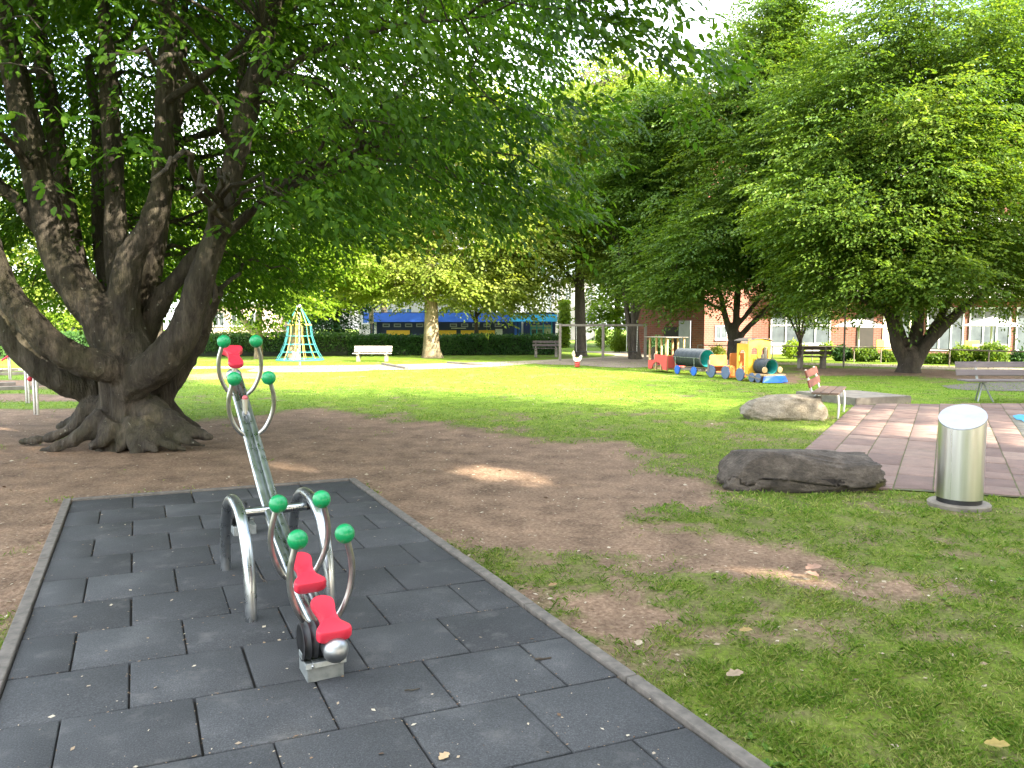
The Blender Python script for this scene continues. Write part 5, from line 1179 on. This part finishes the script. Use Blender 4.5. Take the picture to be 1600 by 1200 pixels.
shade_tree(12.9, -2.0, 14.5, 6.4, 71, 'unseen tree added right of the camera to shade the foreground', 680)
shade_tree(16.0, -8.5, 14.5, 6.4, 75, 'tall unseen tree added right of and behind the camera to shade the foreground', 520)
shade_tree(20.5, 8.4, 10.5, 4.6, 73, 'unseen tree added right of the frame to shade the plaza', 330)
shade_tree(24.5, 15.5, 11.0, 5.2, 74, 'unseen tree added right of the frame to shade the right-hand lawn', 380)
shade_tree(4.0, -10.5, 12.0, 6.0, 72, 'unseen tree added behind the camera to shade the foreground', 480)
# ================================================================ hedges and shrubs
def leafy_box(name, a, b, depth, h, label, cat, group, mat, n, seed, tb=.5, leaf=(.11, .07), low=.04, sag=.10, ragged=.12, stems=True):
    rng = np.random.default_rng(seed); d = b - a; L_ = d.length; ang = math.atan2(d.y, d.x); t = thing(name, (a + b) / 2, ang, label, cat, group)
    u = rng.random(n); fz = rng.random(n); side = rng.random(n)
    x = (rng.random(n) - .5) * L_; z = low + (h - low) * fz ** .85; y = np.where(side < .72, -depth / 2, depth / 2) + rng.normal(0, .07, n)
    top = rng.random(n) < .30; z = np.where(top, h + rng.normal(0, .05, n), z); y = np.where(top, (rng.random(n) - .5) * depth, y)
    y += ragged * (fbm(np.stack([x * 1.2, z * 1.6, x * 0], 1), seed, 3) - .5) * 2.4; z += np.where(top, sag * (fbm(np.stack([x * .8, y, x * 0], 1), seed + 2, 3) - .5) * 2, 0)
    nn = rng.normal(0, .6, (n, 3)); nn[:, 1] += np.where(top, 0, np.where(side < .72, -1, 1)); nn[:, 2] += np.where(top, 1, .3)
    dd = rng.normal(0, 1, (n, 3)); dd[:, 2] -= .1; tt = tb + .9 * (fbm(np.stack([x * 1.6, z * 2.2, x * 0], 1), seed + 5, 3) - .5) + rng.normal(0, .12, n)
    leaf_mesh('foliage', np.stack([x, y, z], 1), dd, nn, leaf[0] * (.7 + .6 * rng.random(n)), leaf[1] * (.7 + .6 * rng.random(n)), tt, mat, t)
    m_ = MB(); m_.box((0, 0, h / 2 - .06), (L_ - .12, depth - .16, h - .16)); m_.build('dark_core', M['core'], t); return t  # solid dark box fills the hedge behind its leaves
HG = 'clipped hedges along the park edge'
def hp(u, Y): return Vector((P(u, 540, Y).x, Y, 0))
leafy_box('hedge', hp(-260, 38), hp(165, 37), 1.2, 1.20, 'clipped hedge behind the left stems of the huge hornbeam', 'hedge', HG, M['hedge'], 16000, 81, .75)
leafy_box('hedge', hp(300, 40), hp(560, 41), 1.1, 1.15, 'loose hedge with bare lower gaps left of and behind the climbing net', 'hedge', HG, M['hedge'], 7500, 82, .7, low=.25, ragged=.25)
leafy_box('hedge', hp(545, 41), hp(872, 42.5), 1.2, 1.03, 'long dark hedge in front of the blue pavilion', 'hedge', HG, M['hedge'], 16000, 83, .42)
leafy_box('hedge', hp(873, 56), hp(889, 56), 1.6, 3.3, 'tall bright yellow-green clipped hedge block right of the blue porch', 'hedge', HG, M['lime'], 2500, 84, .7, leaf=(.16, .11))
leafy_box('hedge', hp(-200, 50), hp(150, 50), 2.0, 2.2, 'bright yellow-green shrub border behind the left hedge', 'hedge', HG, M['lime'], 9000, 85, .6, leaf=(.2, .14), sag=.5, ragged=.4)
def shrub(px, Y, wpx, top, label, mat, n, seed, tb=.5, leaf=(.12, .07)):
    rng = np.random.default_rng(seed); b = hp(px, Y); t = thing('shrub', b, 0, label, 'shrub', 'shrubs beside paths and railing'); rx = wpx * .5 * Y / FPX; h = P(px, top, Y).z
    dv = unit(rng.normal(0, 1, (n, 3))); rr = rng.random((n, 1)) ** .4; p = dv * rr * np.array([rx, rx * .8, h * .52]) + np.array([0, 0, h * .5]); p *= (1 + .35 * (fbm(dv * 2.3 + seed, seed, 3) - .5) * 2)[:, None]; p[:, 2] = np.maximum(p[:, 2], .03)
    leaf_mesh('foliage', p, rng.normal(0, 1, (n, 3)), dv + rng.normal(0, .6, (n, 3)), leaf[0] * (.7 + .6 * rng.random(n)), leaf[1] * (.7 + .6 * rng.random(n)), tb + rng.normal(0, .2, n), mat, t)
    m_ = MB()
    for k in range(5): a = k * 1.3; m_.tube([(0, 0, 0), (rx * .3 * math.cos(a), rx * .3 * math.sin(a), h * .35), (rx * .6 * math.cos(a), rx * .6 * math.sin(a), h * .75)], [.02, .014, .006], 5)
    m_.build('stem', M['bark_dark'], t)
shrub(968, 46, 36, 520, 'sunlit green shrub behind the middle of the swing frame', M['lime'], 2600, 91, .45)
shrub(940, 52, 24, 505, 'loose light green shrub beyond the path behind the left swing bay', M['lime'], 1500, 92, .4)
shrub(1028, 41, 44, 528, 'dark shrub at the foot of the shaded brick wall', M['tree_dark'], 2600, 93, .35)
shrub(1316, 34.5, 30, 541, 'round dark clipped shrub behind the thin tall pole', M['tree_dark'], 2200, 94, .5)
shrub(1352, 34, 40, 543, 'mid-green shrub right of the thin tall pole', M['tree_green'], 2200, 95, .5)
shrub(1390, 33.5, 34, 548, 'low shrub just left of the wide right-hand trunk', M['tree_green'], 1800, 96, .55)
shrub(1466, 32, 50, 553, 'low ground-covering shrub just right of the wide right-hand trunk', M['tree_green'], 2200, 97, .45)
shrub(1508, 31.5, 46, 540, 'reddish-leaved looser shrub under the right-hand umbrella', M['tree_green'], 2200, 98, .65)
shrub(1552, 31, 46, 536, 'taller green shrub near the right-hand umbrella pole', M['tree_green'], 2200, 99, .6)
shrub(1600, 31, 40, 548, 'dark shrub behind the railing at the right edge', M['tree_dark'], 1800, 100, .5)
shrub(1240, 37, 36, 533, 'pale yellow-green shrub right of the locomotive roof', M['lime'], 1600, 101, .8)
shrub(1292, 38, 22, 535, 'small yellow-green shrub against the red brick pier', M['lime'], 900, 102, .7)
shrub(375, 47, 60, 500, 'yellow flowering shrub in front of the pale house', M['lime'], 2000, 103, .95)
shrub(1120, 37, 30, 541, 'tan dry shrub at the foot of the sunlit brick wall', M['plane'], 1200, 104, .8)

# ================================================================ railing
t = thing('railing', G(1430, 571), 0, 'long thin grey steel railing between park and terrace', 'railing'); RL = [G(1090, 561), G(1334, 566), G(1376, 567.5), G(1483, 573), G(1544, 576), G(1640, 580), G(1760, 585)]
rz_ = P(1376, 543, RL[2].y).z; mb = MB(); mb.tube([p - t.location + Vector((0, 0, rz_)) for p in RL], .025, 8); mb.build('top_rail', M['wood_grey'], t, smooth=True)
for p in RL[:1] + [RL[0].lerp(RL[1], k / 4) for k in (1, 2, 3)] + RL[1:]:
    mb = MB(); q = p - t.location; mb.tube([(q.x, q.y, 0), (q.x, q.y, rz_)], .025, 8); mb.build('post', M['wood_grey'], t, smooth=True)

# ================================================================ buildings
def brick_mat(name, a, b, mortar, sc_=1.0):
    m, nt, bs = new_mat(name); t = nt.nodes.new('ShaderNodeTexCoord'); mp_ = nt.nodes.new('ShaderNodeMapping'); nt.links.new(t.outputs['UV'], mp_.inputs[0])
    br = nt.nodes.new('ShaderNodeTexBrick'); br.inputs['Color1'].default_value = c4(a); br.inputs['Color2'].default_value = c4(b); br.inputs['Mortar'].default_value = c4(mortar)
    br.inputs['Scale'].default_value = sc_; br.inputs['Brick Width'].default_value = .30; br.inputs['Row Height'].default_value = .10; br.inputs['Mortar Size'].default_value = .012
    nt.links.new(mp_.outputs[0], br.inputs['Vector']); v = coords(nt); nt.links.new(mixc(nt, 1.0, br.outputs['Color'], ramp(nt, noise(nt, v, 1.2, 5), [(.3, .82), (.7, 1.12)]), 'MULTIPLY'), bs.inputs['Base Color'])
    bs.inputs['Roughness'].default_value = .9; return m
M['brick'] = brick_mat('red_brick', (.185, .052, .030), (.135, .040, .025), (.14, .105, .085))
M['glass'] = simple('window_glass', (.10, .12, .13), (.05, .06, .07), 1.5, .08); M['glass'].node_tree.nodes['Principled BSDF'].inputs['Specular IOR Level'].default_value = .22; M['frame'] = simple('white_frame', (.48, .49, .50), (.40, .41, .42), 5, .5); M['blind'] = simple('pale_blind', (.42, .41, .38), (.34, .33, .31), 3, .8)
M['door_grey'] = simple('grey_door', (.30, .31, .35), (.24, .25, .28), 4, .5); M['cream_wall'] = simple('cream_wall', (.58, .56, .42), (.5, .48, .36), 2, .85); M['interior'] = simple('dark_interior', (.035, .03, .025), (.02, .018, .015), 2, .9)
M['plaster'] = simple('white_plaster', (.40, .39, .39), (.33, .32, .32), 1.2, .9); M['plaster_p'] = simple('pinkish_plaster', (.62, .47, .43), (.54, .40, .37), 1.2, .9)
M['pav_blue'] = simple('deep_blue_panel', (.02, .09, .40), (.015, .07, .32), 1.5, .5); M['pav_cyan'] = simple('light_blue_panel', (.04, .36, .66), (.03, .30, .58), 2, .5); M['pav_dark'] = simple('navy_panel', (.010, .022, .075), (.008, .016, .05), 2, .4); M['pav_yellow'] = simple('yellow_panel', (.66, .40, .03), (.56, .33, .025), 2, .5)
M['bluegl'] = simple('blue_glass', (.06, .15, .34), (.03, .08, .2), 1.5, .12)
def wall_uv(o):
    me = o.data; uv = me.uv_layers.new(name='UVMap')
    for p in me.polygons:
        n = p.normal; ax_ = Vector((-n.y, n.x, 0))
        if ax_.length < .1: ax_ = Vector((1, 0, 0))
        ax_.normalize()
        for li in p.loop_indices: c = me.vertices[me.loops[li].vertex_index].co; uv.data[li].uv = (c.dot(ax_), c.z)
def local(parent, x, z, w_, h_, y, d, name, mat, pr=None, bev=0):   # box on a facade whose local -y looks out
    mb = MB(); mb.box((x, y - d / 2, z + h_ / 2), (w_, d, h_), None, bev); return mb.build(name, mat, pr or parent)
def window(parent, x, z, w_, h_, y=0, cols=2, rows=1, frame='frame', glass='glass', sill=True, name='window'):
    f = None; mb = MB(); t_ = .07
    for k in range(cols + 1): xx = x - w_ / 2 + t_ / 2 + (w_ - t_) * k / cols; mb.box((xx, y - .035, z + h_ / 2), (t_, .07, h_))
    for k in range(rows + 1): zz = z + t_ / 2 + (h_ - t_) * k / rows; mb.box((x, y - .034, zz), (w_ - .01, .066, t_))
    f = mb.build(name, M[frame], parent); mb = MB(); mb.box((x, y - .012, z + h_ / 2), (w_ - .06, .02, h_ - .06)); mb.build('pane', M[glass], f)
    if sill: mb = MB(); mb.box((x, y - .06, z - .03), (w_ + .1, .14, .05)); mb.build('sill', M['frame'], f)
    return f
# brick stair block: corner towards the park
cy = 40.0; cx_ = P(1100, 540, cy).x
blk = thing('brick_building', (cx_, cy, 0), R(41.5), 'red brick corner block with shaded left face, grey door and sunlit right face', 'building', None)
mb = MB(); Wr, Wl, Hh = 7.5, 4.4, 13.5
mb.box((Wr / 2, Wl / 2, Hh / 2), (Wr, Wl, Hh)); o = mb.build('wall', M['brick'], blk); wall_uv(o)
mb = MB(); mb.box((Wr / 2, Wl / 2, Hh + .1), (Wr + .3, Wl + .3, .2)); mb.build('roof', M['zinc'], blk)
for x, z in ((1.45, .85), (1.45, 4.2), (1.45, 7.5), (4.5, 4.2), (4.5, 7.5)): window(blk, x, z, 1.1 if x < 2 else 1.8, .75 if z < 1 else 1.5, 0, 2)
# left face (local -x): door and dark opening
mb = MB(); mb.box((-.03, 2.0, 1.05), (.05, 1.1, .95)); w_ = mb.build('window', M['interior'], blk)
mb = MB(); mb.box((-.10, 1.15, .93), (.06, .75, 1.85), None, .004); d_ = mb.build('door', M['door_grey'], blk)
mb = MB(); mb.tube([(-.14, .88, .95), (-.2, .88, .95), (-.2, 1.0, .95)], .015, 6); mb.build('handle', M['steel'], d_)
# terrace building with large windows
fy = 43.0; fb = Vector((P(1200, 540, fy).x, fy, 0)); ter = thing('terrace_building', fb, R(-3), 'brick and white care building with wide windows and pale balconies behind the right-hand trees', 'building')
mb = MB(); mb.box((12, 4.0, 6.5), (26, 8, 13)); o = mb.build('wall', M['brick'], ter); wall_uv(o)
mb = MB(); mb.box((12, 4.0, 13.1), (26.5, 8.5, .25)); mb.build('roof', M['zinc'], ter)
local(ter, 1.6, .0, 3.6, .55, -.002, .06, 'plinth', M['plaster'])
window(ter, 1.75, .55, 3.3, 2.1, -.02, 4, 2)
for x, w__, h__, mt_ in ((5.3, .9, 2.2, 'interior'), (6.6, .7, 2.2, 'cream_wall'), (7.3, .7, 2.2, 'glass'), (8.0, .6, 2.2, 'cream_wall')): local(ter, x, .3, w__, h__, -.002, .05, 'wall_panel', M[mt_])
for x, w__ in ((9.6, 2.0), (12.0, 2.2), (14.6, 2.4), (17.2, 2.4), (19.6, 2.0), (22, 2.0)): window(ter, x, .2, w__, 2.4, -.02, 3, 1, sill=False)
for z in (3.3, 6.5, 9.7):
    for x in (1.8, 6.2, 10.6, 15.0, 19.4): window(ter, x, z + .35, 3.0, 1.9, -.02, 3, 2)
    for x in (8.4, 17.2): local(ter, x, z + .1, 1.3, 2.2, -.002, .04, 'blind', M['blind'])
    bl = local(ter, 11.6, z - .22, 23.2, .22, -.02, 1.25, 'balcony', M['plaster']); mb = MB(); mb.box((11.6, -1.27, z + .45), (23.2, .04, .85)); mb.build('parapet', M['blind'], bl)
# pavilion beyond the hedge
py_ = 56.0; pb = Vector((P(722, 540, py_).x, py_, 0)); pav = thing('pavilion', pb, 0, 'long low blue pavilion with yellow panels and light blue porch behind the hedge', 'building')
def px_w(u0, u1): return (P((u0 + u1) / 2, 500, py_).x - pb.x, abs(P(u1, 500, py_).x - P(u0, 500, py_).x))
def pxz(v): return P(722, v, py_).z
def pband(u0, u1, v0, v1, y, d, name, mat, pr=None): x, w__ = px_w(u0, u1); return local(pav, x, pxz(v1), w__, pxz(v0) - pxz(v1), y, d, name, M[mat], pr)
mb = MB(); x, w__ = px_w(578, 868); mb.box((x, 2.5, pxz(488) / 2), (w__, 5, pxz(488))); mb.build('wall', M['pav_dark'], pav)
rf_ = pband(574, 800, 489.5, 503, -.3, .9, 'roof', 'pav_blue'); pband(796, 868, 492, 502.5, -.9, 1.2, 'porch_roof', 'pav_cyan')
for k in range(12):
    u = 598 + k * 17.5
    if 660 < u < 686: continue
    if u < 790: x, w__ = px_w(u, u + 11); f = window(pav, x, pxz(511), w__, pxz(505.5) - pxz(511), -.02, 1, 1, 'door_grey', 'glass', False)
for u0, u1 in ((604, 640), (683, 713), (720, 741), (748, 773)): pband(u0, u1, 516, 526, -.02, .06, 'yellow_panel', 'pav_yellow')
pband(774, 785, 514, 526, -.02, .1, 'white_panel', 'white'); pband(705, 728, 512.2, 513.4, -.02, .1, 'bench_top', 'white')
pp_ = pband(828, 861, 508, 530, -.9, .08, 'porch_front', 'white')
for u in (829, 838, 848, 861): pband(u - .8, u + .8, 503, 530, -1.0, .08, 'porch_post', 'pav_cyan', pp_)
for u in (834, 843): pband(u - 3.4, u + 3.4, 515, 524, -.99, .04, 'porch_pane', 'glass', pp_)
pband(828, 862, 511.5, 513, -1.0, .1, 'porch_rail', 'pav_cyan', pp_)
for u in (806, 812): pband(u - 2, u + 2, 503, 526, -.5, .3, 'porch_column', 'pav_blue')
for u, mt_ in ((816, 'white'), (588, 'white')): pband(u - 1.5, u + 1.5, 503, 526, -.3, .2, 'wall_strip', mt_)
# office block behind, white houses far off
def block(px0, px1, vtop, Y, name, label, wall, floors, cols, glass='glass', z0=1.0):
    x0 = P(px0, 500, Y).x; x1 = P(px1, 500, Y).x; H_ = P(0, vtop, Y).z; t = thing(name, ((x0 + x1) / 2, Y, 0), 0, label, 'building'); w_ = x1 - x0
    mb = MB(); mb.box((0, 4, H_ / 2), (w_, 8, H_)); mb.build('wall', M[wall], t); mb = MB(); mb.box((0, 4, H_ + .12), (w_ + .5, 8.5, .25)); mb.build('roof', M['zinc'], t); fh = (H_ - z0) / floors
    for r_ in range(floors):
        for c in range(cols): window(t, -w_ / 2 + w_ * (c + .5) / cols, z0 + fh * r_ + fh * .25, w_ / cols * .62, fh * .52, 0, 2, 1, 'frame', glass)
    return t
block(560, 800, 330, 78, 'office_block', 'blue and white office block rising behind the blue pavilion', 'plaster', 4, 8, 'bluegl')
block(862, 930, 440, 84, 'white_house', 'lilac white house seen left of the straight plane trunk', 'plaster', 2, 4)
block(328, 412, 478, 60, 'pale_house', 'low pinkish house with white band left of the climbing net', 'plaster_p', 1, 3)
block(412, 455, 466, 66, 'white_house', 'low white house glimpsed right of the small leaning tree', 'plaster', 1, 2)
block(-60, 150, 440, 76, 'white_house', 'long white house glimpsed under the lowest left limb', 'plaster', 2, 6)
# street sign, lamp post
q = hp(581, 48); t = thing('street_sign', q, 0, 'plain beige board on a thin pole left of the blue pavilion', 'sign'); h1 = P(581, 478, 48).z
mb = MB(); mb.tube([(0, 0, 0), (0, 0, h1)], .05, 8); mb.build('pole', M['wood_grey'], t); mb = MB(); mb.box((0, -.07, P(0, 493, 48).z), (.30, .04, 1.0), None, .01); mb.build('board', M['cream'], t)
# umbrellas, chairs on the terrace
def umbrella(px, Y, vt, vb, rpx, label):
    b = hp(px, Y); t = thing('parasol', b, 0, label, 'parasol', 'white parasols on the terrace'); zt = P(px, vt, Y).z; zb = P(px, vb, Y).z; r = rpx * Y / FPX
    mb = MB(); n = 8; vs = [(0, 0, zt)]; fs = []
    for s_, (k_, z_) in enumerate(((.5, zt - (zt - zb) * .42), (1.0, zb))):
        for i in range(n): a = 2 * math.pi * (i + .5) / n; vs.append((r * k_ * math.cos(a), r * k_ * math.sin(a), z_))
    for i in range(n): j = (i + 1) % n; fs += [(0, 1 + i, 1 + j), (1 + i, 1 + n + i, 1 + n + j, 1 + j)]
    m2 = [(x, y, z - .03) for x, y, z in vs]; b_ = len(vs); vs += m2; fs += [tuple(b_ + q for q in reversed(f)) for f in fs[:]]; fs += [(1 + n + i, b_ + 1 + n + i, b_ + 1 + n + (i + 1) % n, 1 + n + (i + 1) % n) for i in range(n)]
    mb.add(vs, fs); cn = mb.build('canopy', M['white'], t)
    mb = MB(); 
    for i in range(n): a = 2 * math.pi * (i + .5) / n; mb.tube([(0, 0, zt - .08), (r * .98 * math.cos(a), r * .98 * math.sin(a), zb - .03)], .012, 5)
    mb.build('rib', M['wood_grey'], cn)
    mb = MB(); mb.tube([(0, 0, 0), (0, 0, zt)], .045, 10); mb.build('pole', M['frame'], t, smooth=True); mb = MB(); mb.box((0, 0, .05), (.6, .6, .1), None, .02); mb.build('base', M['concrete'], t)
umbrella(1341, 38.5, 497, 510.5, 39, 'white parasol left of the wide right-hand trunk'); umbrella(1548, 36.5, 495, 509, 41, 'white parasol right of the wide right-hand trunk')
def chair(px, Y, rz, label):
    t = thing('terrace_chair', hp(px, Y), rz, label, 'chair', 'yellow chairs on the terrace')
    mb = MB(); mb.box((0, 0, .45), (.46, .44, .03), None, .006); mb.build('seat', M['pav_yellow'], t); mb = MB(); mb.box((0, .22, .70), (.46, .03, .42), None, .006); mb.build('backrest', M['pav_yellow'], t)
    for sx in (-1, 1):
        for sy in (-1, 1): mb = MB(); mb.tube([(sx * .2, sy * .19, 0), (sx * .2, sy * .19, .44)], .014, 6); mb.build('leg', M['steel'], t)
chair(1381, 36.5, .3, 'yellow chair on the terrace just left of the wide trunk'); chair(1520, 34.5, 0, 'yellow chair left of the right-hand parasol pole'); chair(1532, 34.8, .5, 'yellow chair nearest to the right-hand parasol pole')
